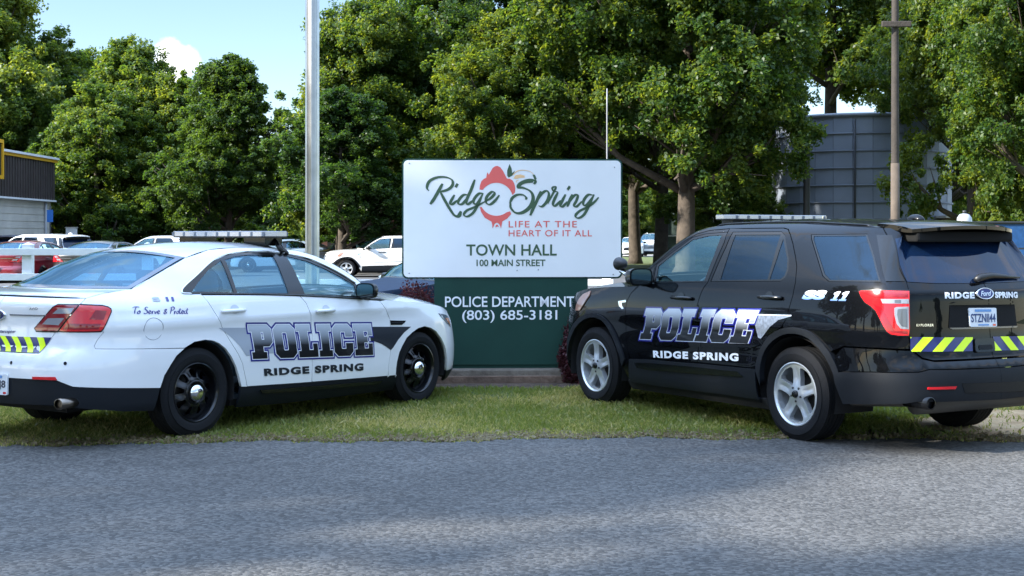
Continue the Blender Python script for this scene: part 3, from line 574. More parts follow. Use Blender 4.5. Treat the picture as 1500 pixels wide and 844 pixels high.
# ---------------------------------------------------------------- trees
def leaf_mat(name, c1, c2, c3, trans):
    m = bpy.data.materials.new(name); m.use_nodes = True; n = m.node_tree.nodes; l = m.node_tree.links; n.clear()
    o = n.new('ShaderNodeOutputMaterial'); g = n.new('ShaderNodeNewGeometry'); cr = n.new('ShaderNodeValToRGB'); e = cr.color_ramp.elements; e.new(.5)
    for q, p, c in zip(e, (0, .5, 1), (c1, c2, c3)): q.position = p; q.color = (*c, 1)
    tc = n.new('ShaderNodeTexCoord'); nz = n.new('ShaderNodeTexNoise'); nz.inputs['Scale'].default_value = .55; nz.inputs['Detail'].default_value = 3; oi = n.new('ShaderNodeObjectInfo')
    ad = n.new('ShaderNodeMath'); ad.operation = 'MULTIPLY_ADD'; ad.inputs[1].default_value = 1.5; ad.inputs[2].default_value = -.52; m1 = n.new('ShaderNodeMath'); m1.operation = 'MULTIPLY_ADD'; m1.inputs[1].default_value = .5; m2 = n.new('ShaderNodeMath'); m2.operation = 'MULTIPLY_ADD'; m2.inputs[1].default_value = .3
    l.new(tc.outputs['Object'], nz.inputs['Vector']); l.new(nz.outputs['Fac'], ad.inputs[0]); l.new(g.outputs['Random Per Island'], m1.inputs[0]); l.new(ad.outputs[0], m1.inputs[2]); l.new(oi.outputs['Random'], m2.inputs[0]); l.new(m1.outputs[0], m2.inputs[2]); l.new(m2.outputs[0], cr.inputs['Fac'])
    d = n.new('ShaderNodeBsdfPrincipled'); d.inputs['Roughness'].default_value = .45; d.inputs['Specular IOR Level'].default_value = .35; l.new(cr.outputs['Color'], d.inputs['Base Color'])
    t = n.new('ShaderNodeBsdfTranslucent'); mm = n.new('ShaderNodeMix'); mm.data_type = 'RGBA'; mm.blend_type = 'MULTIPLY'; mm.inputs['Factor'].default_value = 1; mm.inputs['B'].default_value = (*trans, 1)
    l.new(cr.outputs['Color'], mm.inputs['A']); l.new(mm.outputs['Result'], t.inputs['Color'])
    mx = n.new('ShaderNodeMixShader'); mx.inputs[0].default_value = .5; l.new(d.outputs[0], mx.inputs[1]); l.new(t.outputs[0], mx.inputs[2]); l.new(mx.outputs[0], o.inputs['Surface']); return m
M_leaf = leaf_mat('oak_leaf', (.015, .042, .011), (.034, .076, .016), (.100, .142, .026), (3.4, 2.6, .9))
M_leaf2 = leaf_mat('maple_leaf', (.020, .054, .013), (.048, .098, .019), (.125, .172, .032), (2.9, 2.3, .9))
M_leaf3 = leaf_mat('dark_leaf', (.015, .040, .011), (.028, .062, .015), (.060, .10, .021), (2.6, 2.4, .9))
M_barb = leaf_mat('barberry_leaf', (.05, .018, .022), (.085, .028, .034), (.13, .045, .05), (1.2, .8, .8))
M_bark = mat('bark', (.06, .047, .035), .95, vary=.35, vscale=3, bump=1, bscale=9)
M_bark2 = mat('pale_bark', (.075, .058, .044), .95, vary=.3, vscale=2.5, bump=1, bscale=8)

def leaf_quads(c, nrm, size, rng):
    """one kite-shaped leaf per centre"""
    n = len(c); a = np.cross(nrm, rng.normal(size=(n, 3))); a /= np.linalg.norm(a, axis=1)[:, None]; b = np.cross(nrm, a)
    s = size*rng.uniform(.65, 1.35, n); w = s*rng.uniform(.5, .8, n)
    s, w = s[:, None], w[:, None]; bend = nrm*(s*.18)
    V = np.empty((n*4, 3), np.float32); V[0::4] = c - a*s*.55; V[1::4] = c + b*w*.5 + bend - a*s*.08; V[2::4] = c + a*s*.55; V[3::4] = c - b*w*.5 + bend - a*s*.08
    return V
def quads_mesh(name, V, m):
    n = len(V)//4; me = bpy.data.meshes.new(name); me.vertices.add(n*4); me.vertices.foreach_set('co', V.astype(np.float32).ravel())
    me.loops.add(n*4); me.loops.foreach_set('vertex_index', np.arange(n*4, dtype=np.int32)); me.polygons.add(n); me.polygons.foreach_set('loop_start', np.arange(0, n*4, 4, dtype=np.int32))
    me.materials.append(m); me.update(calc_edges=True); return me
def make_tree(seed, height, radius, base, trunk_r, leaf, nclump, per, mleaf, mbark, lean=0, shape=1.0):
    """crown: clumps of leaves on sprays over an uneven envelope, with gaps; trunk: tapered with limbs"""
    rng = np.random.default_rng(seed); H = height; cz = base + (H-base)*.46
    lobes = []
    for k in range(24):
        a = rng.uniform(0, 2*np.pi); t = rng.uniform(0, 1); zz = base + (H-base)*(.06+.86*t)
        prof = (1-(abs(t-.38)/.66)**2.0*shape); rr = radius*max(.12, prof)*rng.uniform(.3, .86)
        lobes.append((np.array([rr*np.cos(a), rr*np.sin(a), zz]), radius*rng.uniform(.18, .42)*(.55+.45*max(prof, .15))))
    lobes.append((np.array([0, 0, cz]), radius*.6)); lobes.append((np.array([0, 0, H-radius*.38]), radius*.36)); lobes.append((np.array([0, 0, base+(H-base)*.68]), radius*.5))
    lobes.append((np.array([0, 0, H-radius*.1]), radius*.16))
    vol = np.array([l[1]**2.3 for l in lobes]); cnt = rng.multinomial(nclump, vol/vol.sum()); C = []; Nn = []
    for (c, r), q in zip(lobes, cnt):
        d = rng.normal(size=(q, 3)); d /= np.linalg.norm(d, axis=1)[:, None]; rad = r*rng.uniform(.25, 1, q)**.45*np.where(rng.uniform(0, 1, q) > .85, rng.uniform(1.1, 1.42, q), rng.uniform(.82, 1.12, q))
        C.append(c + d*rad[:, None]*[1, 1, .88]); Nn.append(d)
    C = np.vstack(C); Nn = np.vstack(Nn); k = C[:, 2] > base*.8; C, Nn = C[k], Nn[k]
    n = len(C); cr = rng.uniform(.45, 1.2, n)*radius*.072
    # leaves of a clump lie in flattish outward sprays
    ax = Nn + rng.normal(size=(n, 3))*.55 + [0, 0, .15]; ax /= np.linalg.norm(ax, axis=1)[:, None]
    idx = np.repeat(np.arange(n), per); m = len(idx); u = rng.normal(size=(m, 3)); u /= np.linalg.norm(u, axis=1)[:, None]; u *= (rng.uniform(0, 1, m)**.45)[:, None]
    off = u*cr[idx][:, None]; along = (off*ax[idx]).sum(1)[:, None]*ax[idx]; off = off - along*.35 + ax[idx]*rng.uniform(-.3, 1.1, m)[:, None]*cr[idx][:, None]
    P = C[idx] + off
    nr = ax[idx]*.5 + rng.normal(size=(m, 3))*.75 + [0, 0, .65]; nr /= np.linalg.norm(nr, axis=1)[:, None]
    V = leaf_quads(P, nr, leaf, rng)
    crown = quads_mesh('crown', V, mleaf)
    b = MB(); top = base + (H-base)*.8
    tp = [(0, 0, -.05), (.03, 0, .3), (.02*lean, .02, base*.6), (.05*lean, .03, base+.2*(H-base)), (.08*lean, -.05, base+.5*(H-base)), (.1*lean, 0, top)]
    b.tube(tp, [trunk_r*1.5, trunk_r*1.08, trunk_r*.92, trunk_r*.72, trunk_r*.42, trunk_r*.1], 12)
    for c, r in lobes[:24]:
        z0 = max(base*.85, c[2]-np.hypot(c[0], c[1])*.75 - .3); z0 = min(z0, top*.9); f = (z0/top); r0 = trunk_r*(.55-.35*f)
        mid = (c[0]*.5+rng.normal()*.2, c[1]*.5+rng.normal()*.2, z0+(c[2]-z0)*.38)
        b.tube([(0, 0, z0), mid, tuple(c), tuple(c+(c-[0, 0, c[2]])*.08+[0, 0, r*.2])], [r0, r0*.7, r0*.38, r0*.12], 7)
        for _ in range(4):
            e = c + rng.normal(size=3)*r*.33; b.tube([mid, tuple((np.array(mid)+e)/2+rng.normal(size=3)*.1), tuple(e)], [r0*.4, r0*.25, r0*.08], 5)
    return b.mesh('trunk', mbark), crown
_k = R(0)
PROTO = {
 'oak':   make_tree(11, 19, 7.4, 4.2, .42, .185, 1500, 130, M_leaf, M_bark2, 4),
 'oak2':  make_tree(12, 20, 7.0, 4.6, .40, .185, 1450, 130, M_leaf, M_bark, -3),
 'maple': make_tree(13, 12.5, 5.2, .6, .26, .15, 1400, 125, M_leaf2, M_bark, 1, 1.1),
 'maple2': make_tree(14, 12, 4.6, .7, .26, .15, 1350, 125, M_leaf2, M_bark, 1, .9),
 'dark':  make_tree(15, 12.5, 4.4, .8, .26, .15, 1350, 125, M_leaf3, M_bark, 0, 1.0),
 'wide':  make_tree(16, 16, 6.2, 2.4, .34, .17, 1450, 130, M_leaf, M_bark2, 2),
 'high':  make_tree(18, 24, 8.2, 10.5, .42, .25, 1100, 120, M_leaf, M_bark, 3),
}
def tree(kind, label, x, y, s=1.0, sz=None, rz=0, group='trees behind the car park', name='tree'):
    t = thing(name, label, 'tree', (x, y, 0), R(rz), group); t.scale = (s, s, sz or s)
    for nm, me in zip(('trunk', 'crown'), PROTO[kind]):
        o = bpy.data.objects.new(nm, me); COL.objects.link(o); o.parent = t
    return t
def px(p, Y): return (p-750)/2100*Y
# left group behind the shop
tree('maple', 'bright green maple at the far left edge rising highest above the shop', px(-25, 80), 80, 1.38, 1.38, 20)
tree('maple2', 'yellowish green maple between the shop roof and the tallest left tree', px(75, 82), 82, 1.3, 1.10, 100)
tree('maple', 'full green maple whose pointed top stands under the small cloud', px(190, 78), 78, 1.06, .97, 200)
tree('maple2', 'small green tree low behind the silver van', px(150, 74), 73, .95, .78, 300)
tree('maple2', 'bushy green tree directly under the small cloud', px(262, 76), 76, .95, .84, 30)
tree('maple', 'round green tree between the tallest left tree and the shop', px(132, 86), 86, 1.1, 1.0, 250)
tree('dark', 'dark green tree right of the cloud, left of the metal pole', px(335, 70), 70, .93, .83, 40)
tree('dark', 'low dark tree in the gap beside the metal pole', px(432, 82), 82, .6, .30, 140)
# centre mass
tree('wide', 'dark spreading tree immediately right of the metal pole', px(528, 66), 66, .82, .80, 10)
tree('dark', 'dark lower tree behind the white pickup', px(500, 60), 60, .85, .62, 250)
tree('oak2', 'tall oak above the left half of the town sign', px(650, 70), 70, .92, .86, 80)
tree('wide', 'bushy oak low behind the middle of the town sign', px(740, 64), 64, .82, .72, 190)
tree('oak', 'tall oak above the right half of the town sign', px(845, 76), 76, 1.0, .98, 150)
tree('oak2', 'oak with dark trunk just right of the town sign', px(930, 84), 84, .9, .95, 30)
tree('oak', 'large oak with thick pale trunk above the black wagon', px(1003, 62), 62, .98, .98, 300)
tree('oak2', 'oak with twin dark trunk left of the thick pale trunk', px(968, 72), 72, .9, .9, 200)
tree('wide', 'oak reaching its leafy boughs over the left side of the round tank', px(1098, 78), 78, .84, 1.05, 130)
tree('high', 'tall oak whose high crown closes the sky over the round tank', px(1215, 88), 88, 1.05, 1.08, 20)
tree('dark', 'low dark tree just left of the aluminium pole', px(395, 92), 92, .62, .36, 190)
tree('maple2', 'low green tree under the thick pale oak trunk', px(1050, 66), 66, .55, .42, 10)
tree('maple2', 'young green tree added to shade the left foot of the round tank', px(1098, 67), 67, .42, .45, 70)  # added to keep the sun off the tank's left side
# right
tree('wide', 'broad dark oak right of the utility pole', px(1425, 62), 62, .82, 1.0, 60)
tree('oak2', 'tall oak at the far right edge, lit on top', px(1530, 54), 54, .72, .80, 260)
tree('oak', 'oak high behind the utility pole, mostly hidden by other crowns', px(1385, 84), 84, .72, 1.0, 330)
# tree belt farther off closes the view between the trunks
for k, (p, Y, kd) in enumerate([(330, 120, 'maple'), (470, 118, 'dark'), (600, 125, 'maple'), (720, 122, 'dark'), (860, 160, 'maple'), (1010, 165, 'dark'), (1130, 150, 'maple'), (1260, 140, 'dark'), (1400, 130, 'maple'), (1530, 125, 'dark')]):
    tree(kd, 'distant tree in the far belt seen between the trunks', px(p, Y), Y, 1.15, .95, 77*k, 'far tree belt')
for k, (p, Y) in enumerate([(905, 128), (960, 134), (1015, 126), (1075, 132), (1145, 120)]): tree('maple2', 'distant tree in the far belt seen between the trunks', px(p, Y), Y, .95, .72, 50*k, 'far tree belt')
# trees standing outside the picture: left of the road (they shade the cars) and on the other side of the road
for k, (x, y, kd, s, sz) in enumerate([(-17.9, -2.8, 'oak2', .72, .92), (-21.4, 6.2, 'oak', .68, .95), (-27, 15.5, 'oak2', .7, .9), (-23, -9, 'oak', .8, .9), (-28, -5.5, 'wide', .9, 1.1), (-31, 9, 'wide', 1, 1.1)]):
    tree(kd, 'shade tree standing left of the road', x, y, s*1.11, sz*1.03, 50*k, 'shade trees left of the road')
for k, (x, y, kd, s) in enumerate([(-6, -52, 'oak2', .7), (13, -48, 'wide', .75), (32, -50, 'oak', .7), (58, -28, 'wide', .8), (70, 4, 'oak2', .8), (62, 30, 'wide', .8)]):
    tree(kd, 'tree across the road behind the viewer', x, y, s, s*.8, 63*k, 'trees across the road')
# ---------------------------------------------------------------- town sign
M_signw = mat('sign_white', (.78, .775, .76), .65, spec=.2, vary=.03, vscale=2)
M_signg = mat('sign_green', (.010, .046, .034), .6, spec=.25, vary=.12, vscale=2.2)
M_lgreen = mat('letter_green', (.045, .095, .045), .5)
M_lred = mat('letter_red', (.76, .125, .105), .5)
M_lorange = mat('letter_peach', (.80, .50, .25), .5)
M_lwhite = mat('letter_white', (.82, .83, .84), .5)
sign = thing('town_sign', 'large white town hall sign panel on a dark green board', 'sign', (0, 16.0, 0), R(2.5))
# local frame: x right, front face at y = -.06
def rounded(x0, x1, z0, z1, r, n=5):
    o = []
    for cx, cz, a0 in ((x1-r, z0+r, -90), (x1-r, z1-r, 0), (x0+r, z1-r, 90), (x0+r, z0+r, 180)):
        for k in range(n+1): a = R(a0+90*k/n); o.append((cx+r*math.cos(a), cz+r*math.sin(a)))
    return o
def slab(b, loop, y0, y1, mi=0):
    v, f = fill([loop]); n = len(loop); lp = loop if area(loop) > 0 else loop[::-1]
    b.add([(x, y0, z) for x, z in v], f, mi=mi, smooth=False); b.add([(x, y1, z) for x, z in v], [t[::-1] for t in f], mi=mi, smooth=False)
    b.add([(x, y0, z) for x, z in lp]+[(x, y1, z) for x, z in lp], [(i, (i+1) % n, n+(i+1) % n, n+i) for i in range(n)], mi=mi, smooth=False)
PX0, PX1, PZ0, PZ1 = -1.205, 1.212, 1.165, 2.462
b = MB(); slab(b, rounded(PX0-.018, PX1+.018, PZ0-.018, PZ1+.018, .06), -.05, .06); b.build('panel_back', M_signg, sign)
b = MB(); slab(b, rounded(PX0, PX1, PZ0, PZ1, .05), -.062, -.049); panel_o = b.build('panel', M_signw, sign)
b = MB(); b.box(-.865, .845, -.045, .045, .19, 1.1465); b.build('board', M_signg, sign)
b = MB(); b.box(-.855, .835, -.03, .03, -.1, .189); b.build('legs', M_signg, sign)
# signs face: photo pixel -> panel coordinates
def SX(p): return (p-750)/131.25
def SZ(q): return 1.62+(346-q)/131.25
def flat_text(txt, x0, x1, z0, z1, m, y=-.065, bold=.0, name='lettering', parent=None, sp=1.0, shear=0):
    v, f = text_tris(txt, bold, sp, shear); u = unit(v)
    b = MB().add([(x0+(x1-x0)*a, y, z0+(z1-z0)*c) for a, c in u], f, smooth=False); return b.build(name, m, parent or sign)
def zz(p): return (SX(610+p[0]/4.69), SZ(230+p[1]/4.69))
# emblem: peach ring
ci = (548, 292); ri = 113
def arc(a0, a1, n=16): return [(ci[0]+ri*math.cos(R(a0+(a1-a0)*k/n)), ci[1]+ri*math.sin(R(a0+(a1-a0)*k/n))) for k in range(n+1)]
top = [(432, 226), (436, 195), (446, 168), (462, 152), (478, 146), (483, 118), (488, 107), (496, 124), (504, 110), (522, 78), (540, 66), (556, 64), (575, 73), (592, 95), (606, 122), (620, 150), (640, 152), (658, 162), (670, 182), (678, 215), (676, 245), (660, 262)] + arc(-16, -145)
bot = [(434, 345), (444, 380), (468, 418), (514, 445), (520, 470), (521, 492), (530, 476), (536, 460), (552, 452), (566, 460), (574, 476), (580, 492), (586, 460), (588, 444), (622, 424), (650, 392), (642, 374)] + arc(52, 152)
core = [(540, 484), (545, 466), (558, 466), (566, 482), (556, 478)]
leaf_ = [(622, 130), (622, 95), (638, 50), (652, 80), (656, 112), (676, 95), (660, 128), (632, 144)]
bl = [(664, 150), (680, 126), (712, 122), (742, 130), (742, 144), (706, 146), (690, 152)]
tip = [(795, 122), (812, 124), (824, 150), (818, 160), (806, 152)]
b = MB()
for lp, mi in ((top, 0), (bot, 0), (core, 0), (leaf_, 1), (bl, 2), (tip, 1)):
    v, f = fill([[zz(p) for p in lp]]); b.add([(x, -.0642, z) for x, z in v], f, mi=mi, smooth=False)
def ribbon(b, pts, w0, w1, y, mi=0, pen=R(60), taper=(.5, .5)):
    V, F = stroke([zz(p) for p in pts], w0*1.12/4.69/131.25, w1*1.14/4.69/131.25, pen, taper=taper); b.add([(x, y, z) for x, z in V], F, mi=mi, smooth=False)
ribbon(b, [(660, 126), (690, 100), (730, 93), (775, 100), (805, 122)], 3, 7, -.0646, 2); ribbon(b, [(690, 178), (684, 168), (700, 160)], 3, 5, -.0646, 2)
b.build('emblem', [M_lred, M_lgreen, M_lorange], sign)
# brush script
b = MB(); k = [0]
def S(pts, w0=7, w1=19, **kw): k[0] += 1; ribbon(b, pts, w0, w1, -.0655-.0002*(k[0] % 5), 0, **kw)
S([(88, 236), (74, 212), (92, 168), (145, 143), (205, 142), (245, 162), (248, 196), (220, 224), (178, 238), (160, 238)])
S([(180, 186), (152, 238), (122, 290), (96, 326)], 10, 20); S([(162, 236), (196, 300), (232, 362), (262, 402), (290, 406), (306, 374)], 10, 26)
S([(262, 262), (240, 300), (232, 322), (248, 326), (280, 300)], 7, 18); S([(284, 186), (268, 210)], 12, 16, taper=(.9, .9))
S([(352, 262), (322, 264), (290, 300), (290, 324), (318, 322), (350, 280)], 7, 18); S([(400, 158), (376, 225), (344, 300), (352, 326), (390, 300)], 7, 19)
S([(452, 250), (425, 256), (394, 294), (396, 322), (420, 318), (452, 262)], 7, 18); S([(456, 250), (424, 325), (388, 385), (348, 410), (326, 396), (348, 368), (400, 345), (470, 308)], 6, 17)
S([(470, 308), (510, 284), (536, 252), (516, 242), (482, 276), (478, 314), (504, 328), (540, 300), (568, 264)], 6, 18)
S([(806, 188), (816, 166), (775, 160), (724, 178), (696, 208), (735, 214), (784, 240), (800, 288), (778, 344), (728, 382), (680, 384), (648, 352), (644, 318)], 9, 24)
S([(694, 212), (712, 186), (752, 172), (800, 172)], 10, 24); S([(640, 322), (656, 284), (690, 262), (730, 262), (752, 280), (750, 294)], 7, 18)
S([(852, 236), (826, 300), (802, 350), (780, 402)], 9, 19); S([(822, 310), (856, 256), (892, 234), (908, 258), (894, 306), (862, 340), (836, 336)], 7, 18)
S([(900, 320), (940, 244), (956, 208), (932, 212), (938, 234), (972, 242)], 6, 14); S([(970, 244), (946, 292), (936, 326), (952, 336), (990, 300)], 7, 18)
S([(1022, 258), (996, 310), (986, 336), (1004, 340), (1036, 308)], 7, 18); S([(1052, 202), (1036, 226)], 12, 16, taper=(.9, .9))
S([(1070, 258), (1050, 300), (1034, 342)], 9, 18); S([(1040, 324), (1080, 268), (1106, 264), (1098, 298), (1080, 334), (1100, 340), (1134, 306)], 7, 17)
S([(1210, 262), (1176, 262), (1146, 302), (1148, 332), (1172, 326), (1210, 274)], 7, 18); S([(1218, 258), (1186, 330), (1150, 395), (1112, 420), (1090, 406), (1116, 374), (1170, 346), (1214, 316), (1250, 278)], 6, 17)
b.build('lettering', M_lgreen, sign)
flat_text('LIFE AT THE', zz((632, 0))[0], zz((1100, 0))[0], zz((0, 484))[1], zz((0, 440))[1], M_lred, bold=.006, sp=1.15)
flat_text('HEART OF IT ALL', zz((632, 0))[0], zz((1204, 0))[0], zz((0, 546))[1], zz((0, 502))[1], M_lred, bold=.006, sp=1.1)
flat_text('TOWN HALL', zz((342, 0))[0], zz((962, 0))[0], zz((0, 678))[1], zz((0, 600))[1], M_lgreen, bold=.016)
flat_text('100 MAIN STREET', zz((412, 0))[0], zz((884, 0))[0], zz((0, 750))[1], zz((0, 704))[1], M_lgreen, bold=.016)
flat_text('POLICE DEPARTMENT', SX(652), SX(841), SZ(449.5), SZ(434), M_lwhite, y=-.0475, bold=.012)
flat_text('(803) 685-3181', SX(677), SX(816), SZ(472.5), SZ(454), M_lwhite, y=-.0475, bold=.012)
b = MB()
for p, q in ((600, 240), (900, 245), (757, 396), (788, 395), (600, 400), (898, 402)): b.lathe([(-.067, .001), (-.067, .006), (-.0615, .008)], 10, Matrix.Translation((SX(p), 0, SZ(q))))
b.build('screws', mat('screw_grey', (.35, .35, .36), .4, metal=.7), sign)
# weathered concrete and timber edging below the board
base = thing('sign_footing', 'low weathered concrete footing under the green sign board', 'footing', (0, 15.93, 0), R(2.5))
b = MB(); b.box(-1.25, 1.2, -.16, .2, -.05, .15, bev=.015); b.build('kerb', M_concrete, base)
b = MB(); b.box(-1.28, 1.23, -.20, -.161, -.05, .085, bev=.008); b.build('edging', mat('old_timber', (.13, .085, .06), .9, vary=.35, vscale=7, bump=.8, bscale=22), base)

def bush(label, x, y, r, h, seed, m=None, leaf=.034, n=260, group=None):
    rng = np.random.default_rng(seed); t = thing('barberry_bush', label, 'bush', (x, y, 0), 0, group)
    d = rng.normal(size=(n, 3)); d /= np.linalg.norm(d, axis=1)[:, None]; d[:, 2] = np.abs(d[:, 2]*1.0); C = d*(rng.uniform(.25, 1, n)**.4)[:, None]*[r, r, h*.92]+[0, 0, .05]
    C *= (1+rng.uniform(-.15, .2, n))[:, None]
    idx = np.repeat(np.arange(n), 34); P = C[idx]+rng.normal(size=(len(idx), 3))*[r*.10, r*.10, r*.15]; P[:, 2] = np.abs(P[:, 2])
    nr = rng.normal(size=(len(idx), 3))+[0, 0, .6]; nr /= np.linalg.norm(nr, axis=1)[:, None]
    o = bpy.data.objects.new('foliage', quads_mesh('foliage', leaf_quads(P, nr, leaf, rng), m or M_barb)); COL.objects.link(o); o.parent = t
    b = MB()
    for q in C[::5]: b.tube([(q[0]*.1, q[1]*.1, 0), tuple(q*.55+rng.normal(size=3)*.03), tuple(q)], [.012, .008, .003], 5)
    b.build('stems', M_bark, t); return t
bush('purple barberry bush behind the nose of the white sedan', -1.08, 16.12, .36, 1.0, 21, n=620)
bush('purple barberry bush between the sign board and the black wagon', .76, 15.82, .22, .72, 22, n=380)
# ---------------------------------------------------------------- patrol cars
M_pw = mat('paint_white', (.78, .785, .78), .28, coat=1, vary=.02, vscale=2.5, coatr=.01)
M_pb = mat('paint_black', (.002, .0024, .0034), .25, coat=.55, spec=.05, coatr=.008)
M_trim = mat('gloss_black_trim', (.004, .005, .006), .22, coat=.25, spec=.3)
M_clad = mat('grey_cladding', (.009, .011, .0145), .5, spec=.16, bump=.15, bscale=300)
M_rubber = mat('tyre_rubber', (.009, .0095, .011), .8, spec=.2, bump=.25, bscale=90)
M_well = mat('wheel_well', (.006, .006, .007), .95)
M_chrome = mat('chrome', (.80, .81, .82), .08, metal=1)
M_alloy = mat('alloy_silver', (.56, .58, .60), .32, metal=.6, coat=.5)
M_steelb = mat('black_steel', (.004, .0045, .006), .25, coat=.3, spec=.3)
M_lampr = mat('lamp_red', (.62, .010, .014), .12, coat=1)
M_lampd = mat('lamp_dark_red', (.24, .006, .012), .12, coat=1)
M_lampw = mat('lamp_clear', (.32, .33, .36), .15, coat=1, metal=.3)
M_lampo = mat('lamp_amber', (.62, .22, .08), .15, coat=1)
M_lens = mat('headlight_lens', (.25, .27, .30), .08, coat=1, metal=.4)
M_int = mat('cabin_grey', (.17, .18, .19), .8)
M_intd = mat('cabin_dark', (.05, .055, .06), .8)
M_navy = mat('decal_navy', (.012, .016, .12), .35, coat=.5)
M_blue = mat('decal_blue', (.012, .014, .20), .35, coat=.5)
M_lime = mat('decal_lime', (.72, .93, .01), .4, coat=.3)
M_dgrey = mat('decal_grey', (.36, .39, .43), .35, coat=.5)
M_dblk = mat('decal_black', (.014, .018, .026), .35, coat=.5)
M_dwht = mat('decal_white', (.80, .81, .83), .35, coat=.5)
M_dsil = mat('decal_silver', (.55, .60, .68), .3, coat=.5)
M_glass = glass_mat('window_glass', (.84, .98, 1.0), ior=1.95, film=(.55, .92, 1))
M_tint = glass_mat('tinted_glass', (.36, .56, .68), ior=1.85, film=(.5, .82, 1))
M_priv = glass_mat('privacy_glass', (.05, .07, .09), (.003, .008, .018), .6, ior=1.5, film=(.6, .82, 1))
M_back = glass_mat('rear_window_glass', (.42, .68, .82), (.02, .07, .14), .10, ior=2.0, film=(.5, .80, 1))  # faint blue body colour also stands in for reflected sky
M_gap = mat('gap_black', (.002, .002, .002), 1)
def grad_mat(name, stops):
    """lettering film printed with a vertical fade, by the letter's own height"""
    if name in MATS: return MATS[name]
    m = bpy.data.materials.new(name); m.use_nodes = True; n = m.node_tree.nodes; l = m.node_tree.links; b = n['Principled BSDF']; b.inputs['Roughness'].default_value = .3; b.inputs['Coat Weight'].default_value = .5
    at = n.new('ShaderNodeAttribute'); at.attribute_name = 'fade'; cr = n.new('ShaderNodeValToRGB'); e = cr.color_ramp.elements
    while len(e) < len(stops): e.new(.5)
    for q, (p, c) in zip(e, stops): q.position = p; q.color = (*c, 1)
    l.new(at.outputs['Fac'], cr.inputs['Fac']); l.new(cr.outputs['Color'], b.inputs['Base Color']); MATS[name] = m; return m
M_fade = grad_mat('decal_fade', [(.0, (.006, .006, .008)), (.38, (.010, .011, .014)), (.95, (.50, .54, .60))])

